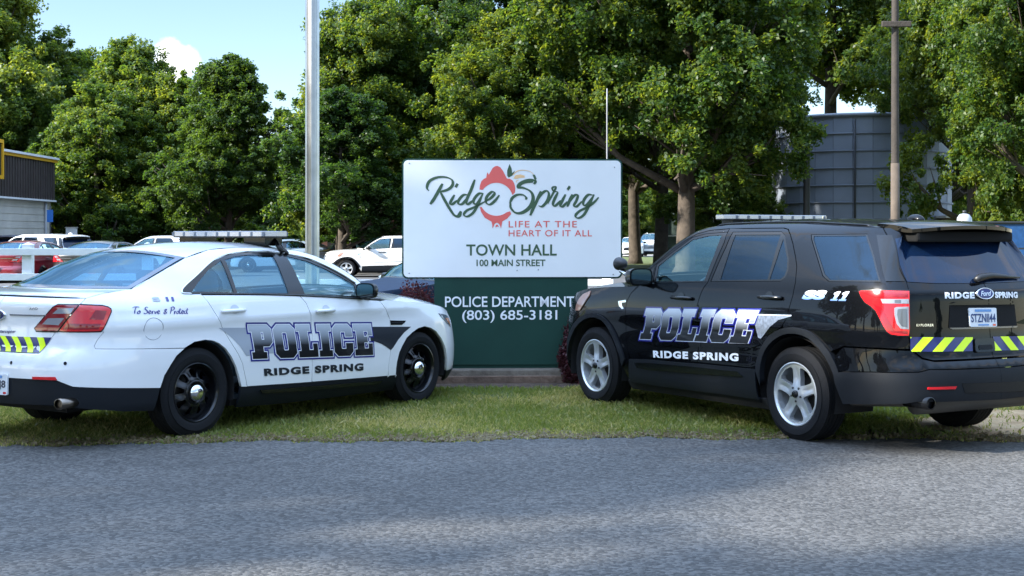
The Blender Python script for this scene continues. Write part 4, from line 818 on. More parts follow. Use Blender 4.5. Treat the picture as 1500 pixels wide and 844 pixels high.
class Car:
    def __init__(self, root, S, sgn): self.root, self.S, self.sgn = root, S, sgn
    def loc(self, P, mir=1): P = np.array(P, float); P[..., 1] *= self.sgn*mir; return P
    def skin(self, b, loops, off=0., lip=.025, gap=0., grid=(.10, .05), mir=1, mi=0):
        S = self.S
        lps = [dens(offset(lp, -gap if i == 0 else gap), .05) for i, lp in enumerate(loops)]
        v, f = fill(lps, grid)
        if not f: print('EMPTY FILL'); return
        a = np.array(v); P = self.loc(S.P(a[:, 0], a[:, 1], off), mir); N = self.loc(S.N(a[:, 0], a[:, 1]), mir)
        t = f[0]; g = np.cross(P[t[1]]-P[t[0]], P[t[2]]-P[t[0]])
        if g @ N[t[0]] < 0: f = [q[::-1] for q in f]
        b.add(P, f, N, mi)
        if lip:
            for lp in lps:
                a = np.array(lp); p0 = self.loc(S.P(a[:, 0], a[:, 1], off), mir); n0 = self.loc(S.N(a[:, 0], a[:, 1]), mir); p1 = p0 - n0*lip; n = len(lp)
                b.add(np.vstack([p0, p1]), [(i, (i+1) % n, n+(i+1) % n, n+i) for i in range(n)], None, mi, False)
    def panel(self, name, loops, m, parent=None, both=True, far=False, **k):
        if not isinstance(loops[0], list): loops = [loops]
        if both and min(p[0] for p in loops[0]) > .03 and max(p[0] for p in loops[0]) < self.S.L-.03: both, far = False, True
        b = MB(); self.skin(b, loops, **k)
        if both: self.skin(b, loops, mir=-1, **k)
        o = b.build(name, m, parent or self.root)
        if far: b = MB(); self.skin(b, loops, mir=-1, **k); return o, b.build(name, m, parent or self.root)
        return o
    def decal(self, b, uv, f, quad, off, mi=0, fade=None):
        q = quadmap(np.asarray(uv, float), quad); P = self.loc(self.S.P(q[:, 0], q[:, 1], off)); N = self.loc(self.S.N(q[:, 0], q[:, 1]))
        t = f[0]
        if np.cross(P[t[1]]-P[t[0]], P[t[2]]-P[t[0]]) @ N[t[0]] < 0: f = [x[::-1] for x in f]
        b.add(P, f, N, mi)
        if fade is not None: fade.extend(list(np.asarray(uv)[:, 1]))
    def text(self, txt, quad, m, off=.004, bold=.02, sp=1.0, shear=0, name='lettering', parent=None):
        v, f = text_tris(txt, bold, sp, shear); b = MB(); self.decal(b, unit(v), f, quad, off); return b.build(name, m, parent or self.root)
    def set_top(self, E, bx, cz):
        P = self.S.P([e[0] for e in E], [e[1] for e in E]); self.E = catmull(P, 12); self.tk = np.arange(len(E)); self.bx, self.cz = bx, cz
    def T(self, t, u, off=0.):
        t = np.asarray(t, float); i = np.clip(t*12, 0, len(self.E)-1.001); k = i.astype(int); fr = (i-k)[..., None]; p = self.E[k]*(1-fr)+self.E[k+1]*fr
        w = 1-u*u; X = p[..., 0]+pchip(self.tk, self.bx, t)*w; Z_ = p[..., 2]+pchip(self.tk, self.cz, t)*w
        return np.stack([X, p[..., 1]*u, Z_+off], -1)
    def strip(self, b, t0, t1, u0=-1, u1=1, nt=None, nu=24, off=0., mi=0):
        nt = nt or max(4, int((t1-t0)*5)); t, u = np.meshgrid(np.linspace(t0, t1, nt+1), np.linspace(u0, u1, nu+1), indexing='ij'); e = .02
        P = self.T(t, u); a = self.T(np.clip(t+e, 0, self.tk[-1]), u)-self.T(np.clip(t-e, 0, self.tk[-1]), u); c = self.T(t, u+e)-self.T(t, u-e); N = np.cross(a, c); N /= np.linalg.norm(N, axis=-1)[..., None]
        N *= np.where(N[..., 2:3] < 0, -1, 1); P = P+N*off
        P = self.loc(P.reshape(-1, 3)); N = self.loc(N.reshape(-1, 3)); w = nu+1
        F = [(i*w+j, i*w+j+1, (i+1)*w+j+1, (i+1)*w+j) for i in range(nt) for j in range(nu)]
        if np.cross(P[F[0][1]]-P[F[0][0]], P[F[0][2]]-P[F[0][0]]) @ N[0] < 0: F = [q[::-1] for q in F]
        b.add(P, F, N, mi)
    # ---- wheels: disc with shaped openings
    def wheel(self, x, v, zc, Rt, wid, rim_r, kind, side=1):
        s = self.sgn*side; M = Matrix.Translation((x, s*v, zc)) @ Matrix.Diagonal((1, s, 1, 1))     # local +Y = outward
        w = bpy.data.objects.new('wheel', None); COL.objects.link(w); w.parent = self.root
        b = MB(); h = -wid
        pr = [(h+.03, rim_r), (h+.005, rim_r+.02), (h-.004, (Rt+rim_r)/2), (h+.012, Rt-.03), (h+.03, Rt-.006)]
        for k in range(5): a = h+.045+k*(wid-.09)/4; pr += [(a-.016, Rt), (a+.016, Rt), (a+.019, Rt-.009), (a+.024, Rt-.009)]
        pr = pr[:-2] + [(-.03, Rt-.006), (-.012, Rt-.03), (-.003, Rt-.055), (.003, (Rt+rim_r)/2+.01), (.000, rim_r+.03), (-.006, rim_r+.012), (-.02, rim_r)]
        b.lathe(pr, 64, M); b.build('tyre', M_rubber, w, sharp=35)
        mr = M_alloy if kind == 'alloy' else M_steelb; b = MB()
        b.lathe([(-.012, rim_r+.004), (-.006, rim_r+.006), (-.004, rim_r-.002), (-.014, rim_r-.012), (-.05, rim_r-.022), (-wid+.03, rim_r-.03)], 64, M)
        def disc(holes, depth, r1, r0, lip):
            outer = [(r1*math.cos(a), r1*math.sin(a)) for a in np.linspace(0, 2*math.pi, 72, endpoint=False)]; lps = [outer]+[dens(hh, .012) for hh in holes]
            v2, f = fill(lps, .014); a = np.array(v2); Y = depth(np.hypot(a[:, 0], a[:, 1]), np.arctan2(a[:, 1], a[:, 0])); P = np.stack([a[:, 0], Y, a[:, 1]], 1)
            b.add([M @ Vector(p) for p in P], f)
            for lp in lps[1:]:
                a = np.array(lp); Y = depth(np.hypot(a[:, 0], a[:, 1]), np.arctan2(a[:, 1], a[:, 0])); n = len(lp)
                p0 = [M @ Vector((q[0], y, q[1])) for q, y in zip(a, Y)]; p1 = [M @ Vector((q[0]*.985, y-lip, q[1]*.985)) for q, y in zip(a, Y)]
                b.add(p0+p1, [(i, (i+1) % n, n+(i+1) % n, n+i) for i in range(n)])
        if kind == 'alloy':
            ph = .31; N5 = 5; holes = []
            for k in range(N5):
                c = ph+2*math.pi*(k+.5)/N5; hl = []
                for r, d in ((.082, .0), (.10, .19), (.14, .33), (.18, .40), (.208, .41), (.221, .31), (.225, 0), (.221, -.31), (.208, -.41), (.18, -.40), (.14, -.33), (.10, -.19)): hl.append((r*math.cos(c+d), r*math.sin(c+d)))
                holes.append(hl)
            def dep(r, t):
                q = (t-ph)/(2*math.pi/N5); dt = (q-np.round(q))*(2*math.pi/N5); g = np.abs(dt)*r
                return -.014-.014*np.clip(1-np.abs(r-.13)/.14, 0, 1)+.008*np.exp(-(r/.06)**2) - .009*np.exp(-(g/.016)**2)*np.clip((r-.07)/.04, 0, 1)*np.clip((.215-r)/.03, 0, 1)
            disc(holes, dep, rim_r-.006, .0, .045)
            o = b.build('rim', mr, w, sharp=32)
            b = MB(); b.lathe([(.004, .001), (.004, .026), (-.006, .031), (-.03, .031)], 24, M); b.build('hub_cap', M_trim, w)
            b = MB()
            for k in range(5): a = ph+.63+2*math.pi*k/5; b.lathe([(-.008, .001), (-.010, .009), (-.03, .010)], 8, M @ Matrix.Translation((.057*math.cos(a), 0, .057*math.sin(a))))
            b.build('lug_nuts', M_dark, w)
        else:
            N8 = 9; holes = []
            for k in range(N8):
                c = .2+2*math.pi*k/N8; holes.append([(r*math.cos(c+d), r*math.sin(c+d)) for r, d in ((.122, -.13), (.118, 0), (.122, .13), (.150, .165), (.178, .175), (.188, .12), (.190, 0), (.188, -.12), (.178, -.175), (.150, -.165))])
            def dep(r, t): return -.045+.026*np.exp(-((r-.105)/.03)**2)-.03*np.clip((r-.16)/.06, 0, 1)+.012*np.sin(t*9+1.3)*np.exp(-((r-.15)/.03)**2)
            disc(holes, dep, rim_r-.02, 0, .04); b.lathe([(-.02, .085), (-.012, .092), (-.016, .1), (-.03, .108)], 36, M)
            b.build('rim', mr, w, sharp=32)
            b = MB(); b.lathe([(.030, .001), (.029, .02), (.024, .042), (.012, .060), (-.008, .071), (-.03, .074)], 32, M); b.build('hub_cap', M_chrome, w)
        b = MB(); b.lathe([(-.13, .02), (-.13, .15), (-.15, .15), (-.15, .02)], 32, M); b.build('brake_disc', mat('brake_iron', (.05, .045, .04), .6, metal=.5), w)
        b = MB(); b.lathe([(-wid-.02, .02), (-wid-.02, rim_r-.02), (-wid+.02, rim_r-.02)], 24, M); b.build('backing', M_well, w)
        return w
    def well(self, x, zc, r, v1=.93, v0=.55):
        for s in (1, -1):
            b = MB(); V = []; F = []; n = 18
            for k in range(n+1):
                a = math.pi*(k/n)*1.16-.25; V += [(x+r*math.cos(a), s*v1, zc+r*math.sin(a)), (x+r*math.cos(a), s*v0, zc+r*math.sin(a))]
            F = [(2*k, 2*k+1, 2*k+3, 2*k+2) for k in range(n)]; V.append((x, s*v0, zc)); F += [(2*k+1, 2*k+3, len(V)-1) for k in range(n)]; b.add(V, F); b.build('wheel_well', M_well, self.root)
    def rbox(self, name, m, x0, x1, v0, v1, z0, z1, bev, parent=None, M=None):
        b = MB(); y = sorted((v0*self.sgn, v1*self.sgn)); b.box(x0, x1, y[0], y[1], z0, z1, bev=bev, M=M); o = b.build(name, m, parent or self.root)
        for p in o.data.polygons: p.use_smooth = True
        o.data.set_sharp_from_angle(angle=R(50)); return o
    def cabin(self, zf, zs, xf, xr, zb, xd, wheel_x, hw=.62):
        """floor, seats, dash and steering wheel seen through the glass"""
        b = MB(); b.box(-.95, 3.0, -.53, .53, zf, zf+.04); b.box(.45, 2.35, -.85, .85, zf-.06, zf-.005); b.build('floor_pan', M_well, self.root)
        for x, ys in ((xf, (.36, -.36)), ):
            for y in ys:
                b = MB(); Mx = Matrix.Translation((x, y, zs)); b.box(-.25, .28, -.25, .25, -.12, .06, bev=.05, M=Mx)
                Mb = Mx @ Matrix.Translation((-.24, 0, 0)) @ Matrix.Rotation(R(-14), 4, 'Y'); b.box(-.07, .07, -.24, .24, 0, .60, bev=.05, M=Mb); b.box(-.05, .05, -.13, .13, .63, .82, bev=.045, M=Mb); b.tube([Mb @ Vector((0, .06, .58)), Mb @ Vector((0, .06, .66))], .012, 6)
                o = b.build('seat', M_int, self.root)
        b = MB(); Mx = Matrix.Translation((xr, 0, zs)); b.box(-.25, .27, -.62, .62, -.12, .06, bev=.05, M=Mx); Mb = Mx @ Matrix.Translation((-.24, 0, 0)) @ Matrix.Rotation(R(-18), 4, 'Y'); b.box(-.07, .07, -.62, .62, 0, .56, bev=.05, M=Mb)
        for y in (.36, -.36): b.box(-.05, .05, -.13, .13, .57, .70, bev=.04, M=Mb @ Matrix.Translation((0, y, 0)))
        b.build('rear_bench', M_int, self.root)
        b = MB(); b.box(xd, xd+.55, -.80, .80, zb-.42, zb-.06, bev=.06); b.box(xd-.02, xd+.25, .05, .62, zb-.10, zb-.01, bev=.04); b.build('dashboard', M_intd, self.root)
        b = MB(); ly = .36                                                    # driver sits on the left (+Y)
        ring = [(.185*math.cos(a), .185*math.sin(a)) for a in np.linspace(0, 2*math.pi, 25)]; Mw = Matrix.Translation((wheel_x, ly, zb-.10)) @ Matrix.Rotation(R(-62), 4, 'Y')
        b.tube([Mw @ Vector((p, q, 0)) for p, q in ring], .016, 8, cap=False); b.tube([Mw @ Vector((-.17, 0, 0)), Mw @ Vector((.17, 0, 0))], .02, 6); b.tube([Mw @ Vector((0, -.17, 0)), Mw @ Vector((0, .17, 0))], .02, 6); b.build('steering_wheel', M_intd, self.root)
        b = MB(); b.box(xf-.42, xf-.38, -.70, .70, zs-.1, zs+.42, bev=.01); b.build('partition', M_intd, self.root)

def ring_loop(cx, cz, rx, rz_, n=28): return [(cx+rx*math.cos(a), cz+rz_*math.sin(a)) for a in np.linspace(0, 2*math.pi, n, endpoint=False)]
# collegiate block letters, unit height
BL = {
 'P': ([[(0, 0), (.54, 0), (.54, .2), (.43, .2), (.43, .36), (.66, .36), (.8, .49), (.8, .87), (.66, 1), (0, 1), (0, .8), (.1, .8), (.1, .2), (0, .2)], [(.42, .56), (.51, .56), (.51, .79), (.42, .79)]], .8),
 'O': ([[(.15, 0), (.65, 0), (.8, .14), (.8, .86), (.65, 1), (.15, 1), (0, .86), (0, .14)], [(.33, .23), (.47, .23), (.49, .26), (.49, .74), (.47, .77), (.33, .77), (.31, .74), (.31, .26)]], .8),
 'L': ([[(0, 0), (.76, 0), (.76, .42), (.58, .42), (.58, .22), (.42, .22), (.42, .8), (.53, .8), (.53, 1), (0, 1), (0, .8), (.1, .8), (.1, .2), (0, .2)]], .74),
 'I': ([[(0, 0), (.54, 0), (.54, .2), (.43, .2), (.43, .8), (.54, .8), (.54, 1), (0, 1), (0, .8), (.11, .8), (.11, .2), (0, .2)]], .54),
 'C': ([[(.15, 0), (.65, 0), (.8, .14), (.8, .41), (.5, .41), (.5, .23), (.33, .23), (.31, .26), (.31, .74), (.33, .77), (.5, .77), (.5, .61), (.8, .61), (.8, .86), (.65, 1), (.15, 1), (0, .86), (0, .14)]], .8),
 'E': ([[(0, 0), (.78, 0), (.78, .38), (.6, .38), (.6, .22), (.42, .22), (.42, .42), (.57, .42), (.57, .6), (.42, .6), (.42, .78), (.6, .78), (.6, .64), (.78, .64), (.78, 1), (0, 1), (0, .8), (.1, .8), (.1, .2), (0, .2)]], .78)}
def police(car, quad, aspect, slant=0.0, outline=(M_blue, M_dwht)):
    """three films on top of each other: blue edge, light line, faded letter"""
    x = 0; gl = []
    for ch in 'POLICE': gl.append((ch, x)); x += BL[ch][1] + .075
    tot = x-.075; cu = bpy.data.objects
    for nm, grow, off, m in (('lettering_edge', .072, .0030, outline[0]), ('lettering_line', .024, .0042, outline[1]), ('lettering', .0, .0054, M_fade)):
        b = MB(); fade = []
        for i, (ch, x0) in enumerate(gl):
            lps = []
            for k, lp in enumerate(BL[ch][0]):
                q = offset(lp, grow if k == 0 else -grow) if grow else lp
                if k and abs(area(q)) < .004: continue
                lps.append(dens([((px_+x0+slant*(py_-.5))/tot, py_) for px_, py_ in q], .12))
            v, f = fill(lps, (.05, .1)); car.decal(b, v, f, quad, off+.0004*(i % 2), fade=fade)
        o = b.build(nm, m, car.root); at = o.data.attributes.new('fade', 'FLOAT', 'POINT'); at.data.foreach_set('value', np.clip(np.array(fade, np.float32), 0, 1))

def stripes(car, name, q, n, lean, m0, m1, off=.004, parent=None):
    """chevron band: navy film with slanted lime bars"""
    b = MB(); v, f = fill([dens([(0, 0), (1, 0), (1, 1), (0, 1)], .04)], (.03, .25)); car.decal(b, v, f, q, off, 0)
    w = 1/n
    for k in range(-2, n+3):
        lp = [(k*w, 0), (k*w+w*.48, 0), (k*w+w*.48+lean*w, 1), (k*w+lean*w, 1)]
        # clip to 0..1
        def clip(poly, s, lim):
            o = []
            for a, c in zip(poly, poly[1:]+poly[:1]):
                ia = (a[0]-lim)*s >= 0; ic = (c[0]-lim)*s >= 0
                if ia: o.append(a)
                if ia != ic: t = (lim-a[0])/(c[0]-a[0]); o.append((lim, a[1]+(c[1]-a[1])*t))
            return o
        lp = clip(lp, 1, .002)
        if len(lp) > 2: lp = clip(lp, -1, .998)
        if len(lp) > 2 and abs(area(lp)) > 1e-4: v, f = fill([dens(lp, .1)], (.02, .25)); car.decal(b, v, f, q, off+.0025, 1)
    return b.build(name, [m0, m1], parent or car.root)

def oval_badge(car, s, z, rw, rh, off=.012):
    b = MB(); P = car.loc(car.S.P(s, z, 0)); N = car.loc(car.S.N(s, z)); Nv = Vector(N).normalized(); up = (Vector((0, 0, 1))-Nv*Nv.z).normalized(); rt = up.cross(Nv)
    # badge frame: rt points to the viewer's right
    M = Matrix.Translation(Vector(P)) @ Matrix((rt, Nv, up)).transposed().to_4x4() @ Matrix.Diagonal((rw, 1, rh, 1))
    b.lathe([(.0, 1.0), (off, .98), (off+.004, .92), (off+.001, .84)], 40, M, 0); b.lathe([(off+.001, .84), (off+.003, .5), (off+.0035, .001)], 40, M, 1)
    v, f = text_tris('Ford', .02, 1, .35); u = unit(v)*2-1; b.add([M @ Vector((x*.6, off+.006, y*.42)) for x, y in u], f, mi=0); return b.build('badge', [M_chrome, M_navy], car.root)

def plate(car, q, txt, off=.014, m_t=None, parent=None, band=True):
    h = MB(); v, f = fill([rounded(0, 1, 0, 1, .06)]); car.decal(h, v, f, q, off)
    r = rounded(0, 1, 0, 1, .06); p0 = car.loc(car.S.P(*quadmap(np.array(r), q).T, off)); p1 = car.loc(car.S.P(*quadmap(np.array(r), q).T, off-.012)); n = len(r); h.add(np.vstack([p0, p1]), [(i, (i+1) % n, n+(i+1) % n, n+i) for i in range(n)], smooth=False)
    o = h.build('licence_plate', mat('plate_white', (.70, .72, .74), .4), car.root)
    tv, tf = text_tris(txt[0], .02); u = unit(tv); b = MB(); car.decal(b, [(txt[1]+(txt[2]-txt[1])*x, .24+.46*y) for x, y in u], tf, q, off+.002)
    b.build('characters', m_t or mat('plate_blue', (.02, .05, .16), .4), o)
    if band:
        b = MB()
        for (a0, a1, c0, c1, mi) in ((.2, .8, .80, .93, 0), (.3, .7, .07, .14, 0), (.84, .95, .05, .15, 1)):
            v, f = fill([[(a0, c0), (a1, c0), (a1, c1), (a0, c1)]]); car.decal(b, v, f, q, off+.002, mi)
        b.build('plate_print', [mat('plate_sky', (.12, .28, .55), .4), M_lampr], o)
    return o
def light_bar(car, x, z, hw, dx, h, M_top):
    t = bpy.data.objects.new('light_bar', None); COL.objects.link(t); t.parent = car.root
    def oct(b, z0, z1, k, mi=0):
        lp = [(x-dx*k, hw-.12), (x-dx*.45*k, hw*1.0), (x+dx*.35*k, hw*1.0), (x+dx*k, hw-.16)]; lp = lp + [(a, -c) for a, c in lp[::-1]]; n = len(lp)
        b.add([(a, c, z0) for a, c in lp]+[(a, c, z1) for a, c in lp], [tuple(range(n))[::-1], tuple(n+i for i in range(n))]+[(i, (i+1) % n, n+(i+1) % n, n+i) for i in range(n)], mi=mi, smooth=False)
    b = MB(); oct(b, z, z+h*.22, .98); o = b.build('base', M_black, t)
    b = MB(); oct(b, z+h*.22, z+h*.86, 1.0, 0); b.build('lens', mat('bar_lens', (.45, .47, .50), .18, coat=1, metal=.25), t)
    b = MB(); oct(b, z+h*.86, z+h, .93, 0); b.build('lid', mat('bar_lid', (.55, .57, .60), .35), t)
    for k in range(9):
        y = -hw+.09+k*(2*hw-.18)/8; b = MB()
        for s in (-1, 1): b.box(x+s*dx*1.0-.004, x+s*dx*1.0+.004, y-.012, y+.012, z+h*.24, z+h*.84)
        b.build('divider', mat('bar_divider', (.16, .17, .19), .5), t)
    return t
# ---------------------------------------------------------------- white patrol sedan
T_ = SED_T
sed_root = thing('police_sedan', 'white police sedan with blue and black lettering parked nose to the town sign', 'police car', (-3.318, 12.112, 0), .966)
cs = Car(sed_root, SED, -1)
HOODE = [(5.66, .835), (5.36, .905), (5.0, .955), (4.6, .990), (4.3, 1.022)]
APIL = T_['e_apil'][::-1]; RF = T_['e_roof'][::-1]; GL = T_['e_glass'][::-1]; DK = T_['deck_e'][::-1]
EE = HOODE + APIL + RF + GL + DK           # indices: hood 0-5, screen 5-10, roof 10-16, rear glass 16-19, deck 20-22
cs.set_top(EE, [.20, .21, .20, .22, .26,  .30, .27, .24, .19, .13, .08,  .05, .03, .01, 0, -.04,  -.10, -.14, -.17, -.20,  -.21, -.18, -.135],
               [.055, .07, .085, .09, .085,  .055, .045, .045, .05, .055, .058,  .055, .052, .05, .05, .052,  .06, .045, .025, .0,  -.005, .0, .012])
hood_top = [(SED.L, .845), (5.66, .838), (5.36, .908), (5.0, .958), (4.6, .993), (4.3, 1.02)]
rock_t = [(2.40, .370), (2.48, .358), (3.26, .330), (4.336, .300), (4.444, .297)]
side = T_['trunk_seam'][2:] + [(p[0], p[1]) for p in T_['deck_e'][1:]] + T_['e_glass'] + T_['e_roof'] + T_['e_apil'] + T_['dlo'][::-1] + T_['rdoor'][::-1][:1] + T_['rdoor'][::-1][1:] + [(2.40, .365)] + T_['arch_r'][::-1][1:10] + T_['bump_seam'][::-1][1:]
cs.panel('body_side', side, M_pw, gap=.002)
cs.panel('trunk_lid', [(0, .735), (.30, .733)] + T_['trunk_seam'] + [(.80, 1.148), (.4, 1.152), (0, 1.154)], M_pw, gap=.0035, grid=(.08, .04))
cs.panel('bumper', [(0, .730), (.30, .728)] + T_['trunk_seam'][:2] + [(.652, .893)] + T_['bump_seam'][1:] + T_['arch_r'][:4][::-1] + [(1.538, .429)] + T_['black_top'][::-1][1:] + [(0, .536)], M_pw, gap=.0015)
cs.panel('bumper_valance', [(0, .532)] + [(p[0], p[1]-.003) for p in T_['black_top']] + T_['black_bot'][::-1] + [(0, .33)], M_clad, off=-.004, gap=.001)
rd = T_['rdoor'] + [(2.03, 1.142)] + T_['belt'][1:3] + T_['mid'][1:] + [(3.262, .333), (2.48, .361)]
cs.panel('door', rd, M_pw, both=False, far=True, gap=.0035)
fd = T_['mid'][::-1] + T_['belt'][3:] + T_['front'][1:] + [(4.336, .302), (3.268, .333)]
cs.panel('door', fd, M_pw, both=False, far=True, gap=.0035)
fen = T_['front'][::-1][:-1] + [(4.211, 1.012)] + hood_top[::-1] + [(SED.L, .25), (5.36, .235), (5.325, .30)] + T_['arch_f'][::-1][1:] + [(4.444, .298), (4.336, .300)]
cs.panel('fender', fen, M_pw, gap=.003)
cs.panel('rocker_panel', rock_t + [(4.50, .150), (3.728, .155), (3.0, .165), (2.39, .19)], M_clad, off=-.006, gap=.001)
cs.panel('rocker_strip', [(2.62, .318), (3.9, .275), (4.25, .262), (4.2, .235), (3.2, .262), (2.65, .285)], M_trim, off=.006)
cs.panel('front_lip', [(5.33, .27), (5.45, .27), (SED.L, .30), (SED.L, .16), (5.4, .16)], M_clad, off=.004)
b = MB(); cs.strip(b, .0, 4.95); b.build('hood', M_pw, sed_root)
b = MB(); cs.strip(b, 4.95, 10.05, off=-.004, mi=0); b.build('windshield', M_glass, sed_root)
b = MB()
for u0, u1 in ((-1, -.955), (.955, 1)): cs.strip(b, 4.95, 10.05, u0, u1, nu=2, off=.003)
cs.strip(b, 9.75, 10.05, off=.003); cs.strip(b, 4.95, 5.3, off=.003); b.build('windshield_border', M_trim, sed_root)
b = MB(); cs.strip(b, 10.05, 15.95, nt=40); b.build('roof', M_pw, sed_root)
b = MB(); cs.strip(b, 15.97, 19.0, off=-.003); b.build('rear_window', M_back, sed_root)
b = MB()
for u0, u1 in ((-.985, -.915), (.915, .985)): cs.strip(b, 15.97, 19.0, u0, u1, nu=3, off=.002)
cs.strip(b, 15.97, 16.15, -.985, .985, off=.002); cs.strip(b, 18.72, 19.0, -.985, .985, off=.002); b.build('rear_window_border', mat('frit_blue', (.012, .025, .055), .12, coat=1), sed_root)
b = MB(); cs.strip(b, 19.02, 22.0); cs.strip(b, 21.85, 22.0, -.9, .9, off=.006); b.build('trunk_deck', M_pw, sed_root)
# windows
gq, gr, gf = T_['g_quarter'], T_['g_rear'], T_['g_front']
dlo = T_['dlo'][:-1] + [(4.06, 1.040)] + [(p[0], p[1]+.004) for p in T_['belt'][::-1][1:]]
cs.panel('window_frame', [dlo, offset(gq, .0), offset(gr, .0), offset(gf, .0)], M_trim, off=-.004, grid=(.12, .06))
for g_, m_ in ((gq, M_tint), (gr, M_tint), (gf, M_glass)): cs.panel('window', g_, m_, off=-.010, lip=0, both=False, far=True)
cr = dens(T_['dlo'][1:-1], .04)[:-20] if False else T_['dlo'][:-2]
b = MB()
for mir in (1, -1):
    c3 = catmull([tuple(p) for p in cs.loc(SED.P([p[0] for p in cr], [p[1]+.006 for p in cr], .003), mir)], 6); b.tube(c3, .0075, 6)
b.build('window_trim', M_chrome, sed_root)
b = MB()
for mir in (1, -1): c3 = cs.loc(SED.P([p[0] for p in T_['belt'][:-1]], [p[1]+.004 for p in T_['belt'][:-1]], .004), mir); b.tube(c3, .008, 6)
b.build('belt_moulding', M_trim, sed_root)
# lamps
lo = cs.panel('tail_lamp', T_['lamp_out'], M_lampr, off=.008, both=False, far=True, grid=(.05, .04))
for o_, mir in zip(lo, (1, -1)):
    b = MB(); cs.skin(b, [[(.70, .915), (1.0, .914), (1.02, .955), (.745, .96)]], off=.0095, lip=0, mir=mir); cs.skin(b, [[(.93, .99), (1.045, .985), (1.075, 1.05), (.985, 1.058)]], off=.0095, lip=0, mir=mir); b.build('reflector_band', M_lampd, o_)
li = cs.panel('tail_lamp', T_['lamp_in'], M_lampd, off=.008, both=False, far=True, grid=(.05, .04))
for o_, mir in zip(li, (1, -1)):
    b = MB(); cs.skin(b, [T_['lamp_white1']], off=.0095, lip=0, mir=mir); cs.skin(b, [T_['lamp_white2']], off=.0095, lip=0, mir=mir); b.build('reverse_lens', M_lampw, o_)
for mir in (1, -1): b = MB(); cs.skin(b, [[(.13, 1.018), (.60, 1.021), (.78, 1.027), (.77, 1.018), (.58, 1.012), (.13, 1.008)]], off=.006, lip=.004, mir=mir); b.build('chrome_strip', M_chrome, sed_root)
for lp in (offset(T_['lamp_out'], .010), offset(T_['lamp_in'], .010)): cs.panel('lamp_gasket', lp, M_trim, off=.003, lip=0)
cs.panel('headlight', T_['h_light'], M_lens, off=.006, both=False, far=True); cs.panel('turn_signal', [(5.30, .80), (5.40, .795), (5.425, .72), (5.36, .755)], M_lampo, off=.010)
cs.panel('grille', [(5.86, .76), (SED.L, .77), (SED.L, .50), (5.84, .50)], M_trim, off=.006)
cs.panel('reflector', T_['reflector'], M_lampr, off=.006)
cs.panel('fender_vent', T_['vent'], M_trim, off=.006); cs.panel('vent_slats', [(4.36, .806), (4.545, .796), (4.535, .788), (4.36, .796)], M_clad, off=.010, both=False)
fc = ring_loop(*T_['fuel'][0], .093, .086)
b = MB(); lp = fc+fc[:1]; b.tube(cs.loc(SED.P([p[0] for p in lp], [p[1] for p in lp], -.001)), .0022, 5, cap=False); b.build('fuel_door', mat('seam_grey', (.12, .13, .15), .6), sed_root)
b = MB()
for s0, z0 in T_['sensors']:
    for sg in (1, -1): r_ = ring_loop(s0*sg, z0, .013, .013, 14); cs.decal(b, unit(np.array(r_)), [tuple(range(14))], [(s0*sg-.013, z0+.013), (s0*sg+.013, z0+.013), (s0*sg+.013, z0-.013), (s0*sg-.013, z0-.013)], .003)
b.build('park_sensor', M_clad, sed_root)
def handle(car, s0, s1, z, m, parent=None):
    b = MB(); P = car.loc(car.S.P([s0, s0+.02, (s0+s1)/2, s1-.02, s1], [z-.001, z, z, z, z-.001], [.002, .026, .030, .026, .002])); b.tube(P, [.012, .016, .017, .016, .012], 10)
    c = (s0*.42+s1*.58); r_ = ring_loop(c, z+.012, .048, .036, 24)
    o = b.build('door_handle', m, parent or car.root); b = MB(); car.skin(b, [r_], off=.0035, lip=0, grid=.03); b.build('handle_cup', mat('cup_shade', (.52, .54, .57), .35, coat=1) if m is M_pw else M_trim, o); return o  # flat darker disc paints the shade inside the handle cup
handle(cs, *[p[0] for p in T_['handle_r']], 1.003, M_pw); handle(cs, *[p[0] for p in T_['handle_f']], .957, M_pw)
# crease lines along the flank
# mirror
def side_mirror(car, x, v, z, sx, sv, sz, m, ms=1):
    for s in (1, -1):
        t = bpy.data.objects.new('side_mirror', None); COL.objects.link(t); t.parent = car.root
        bm = bmesh.new(); bmesh.ops.create_cube(bm, size=2)
        bmesh.ops.subdivide_edges(bm, edges=bm.edges[:], cuts=4, use_grid_fill=True)
        for q in bm.verts:
            p = q.co; e = 4; r = (abs(p.y)**e+abs(p.z)**e)**(1/e)/max(abs(p.y), abs(p.z), 1e-6) if max(abs(p.y), abs(p.z)) > 0 else 1
            yy, zz_ = p.y/ max(r, 1), p.z/max(r, 1); f = 1 if p.x < -.6 else (1-.45*((p.x+.6)/1.6)**2)
            q.co = Vector((x+sx*p.x, car.sgn*s*(v+sv*yy*f), z+sz*zz_*f))
        b = MB(); b.bm(bm); b.tube([(x+.01, car.sgn*s*(v-sv*.5), z-sz*.75), (x+.05, car.sgn*s*(v-sv-.12), z-sz*.9)], [.03, .035], 8); b.build('housing', m, t, sharp=60)
        b = MB(); lp = [(sv*.86*math.copysign(abs(math.cos(a))**.55, math.cos(a)), sz*.84*math.copysign(abs(math.sin(a))**.55, math.sin(a))) for a in np.linspace(0, 2*math.pi, 32, endpoint=False)]
        b.add([(x-sx-.003, car.sgn*s*(v+p), z+q) for p, q in lp], [tuple(range(32))], smooth=False); b.build('mirror_glass', mat('mirror_glass', (.30, .36, .38), .04, metal=1), t)
side_mirror(cs, 2.00, 1.055, 1.118, .055, .112, .072, M_trim)
cs.panel('mirror_sail', [(3.93, 1.062), (4.02, 1.09), (4.085, 1.045), (4.06, 1.036)], M_trim, off=.002)
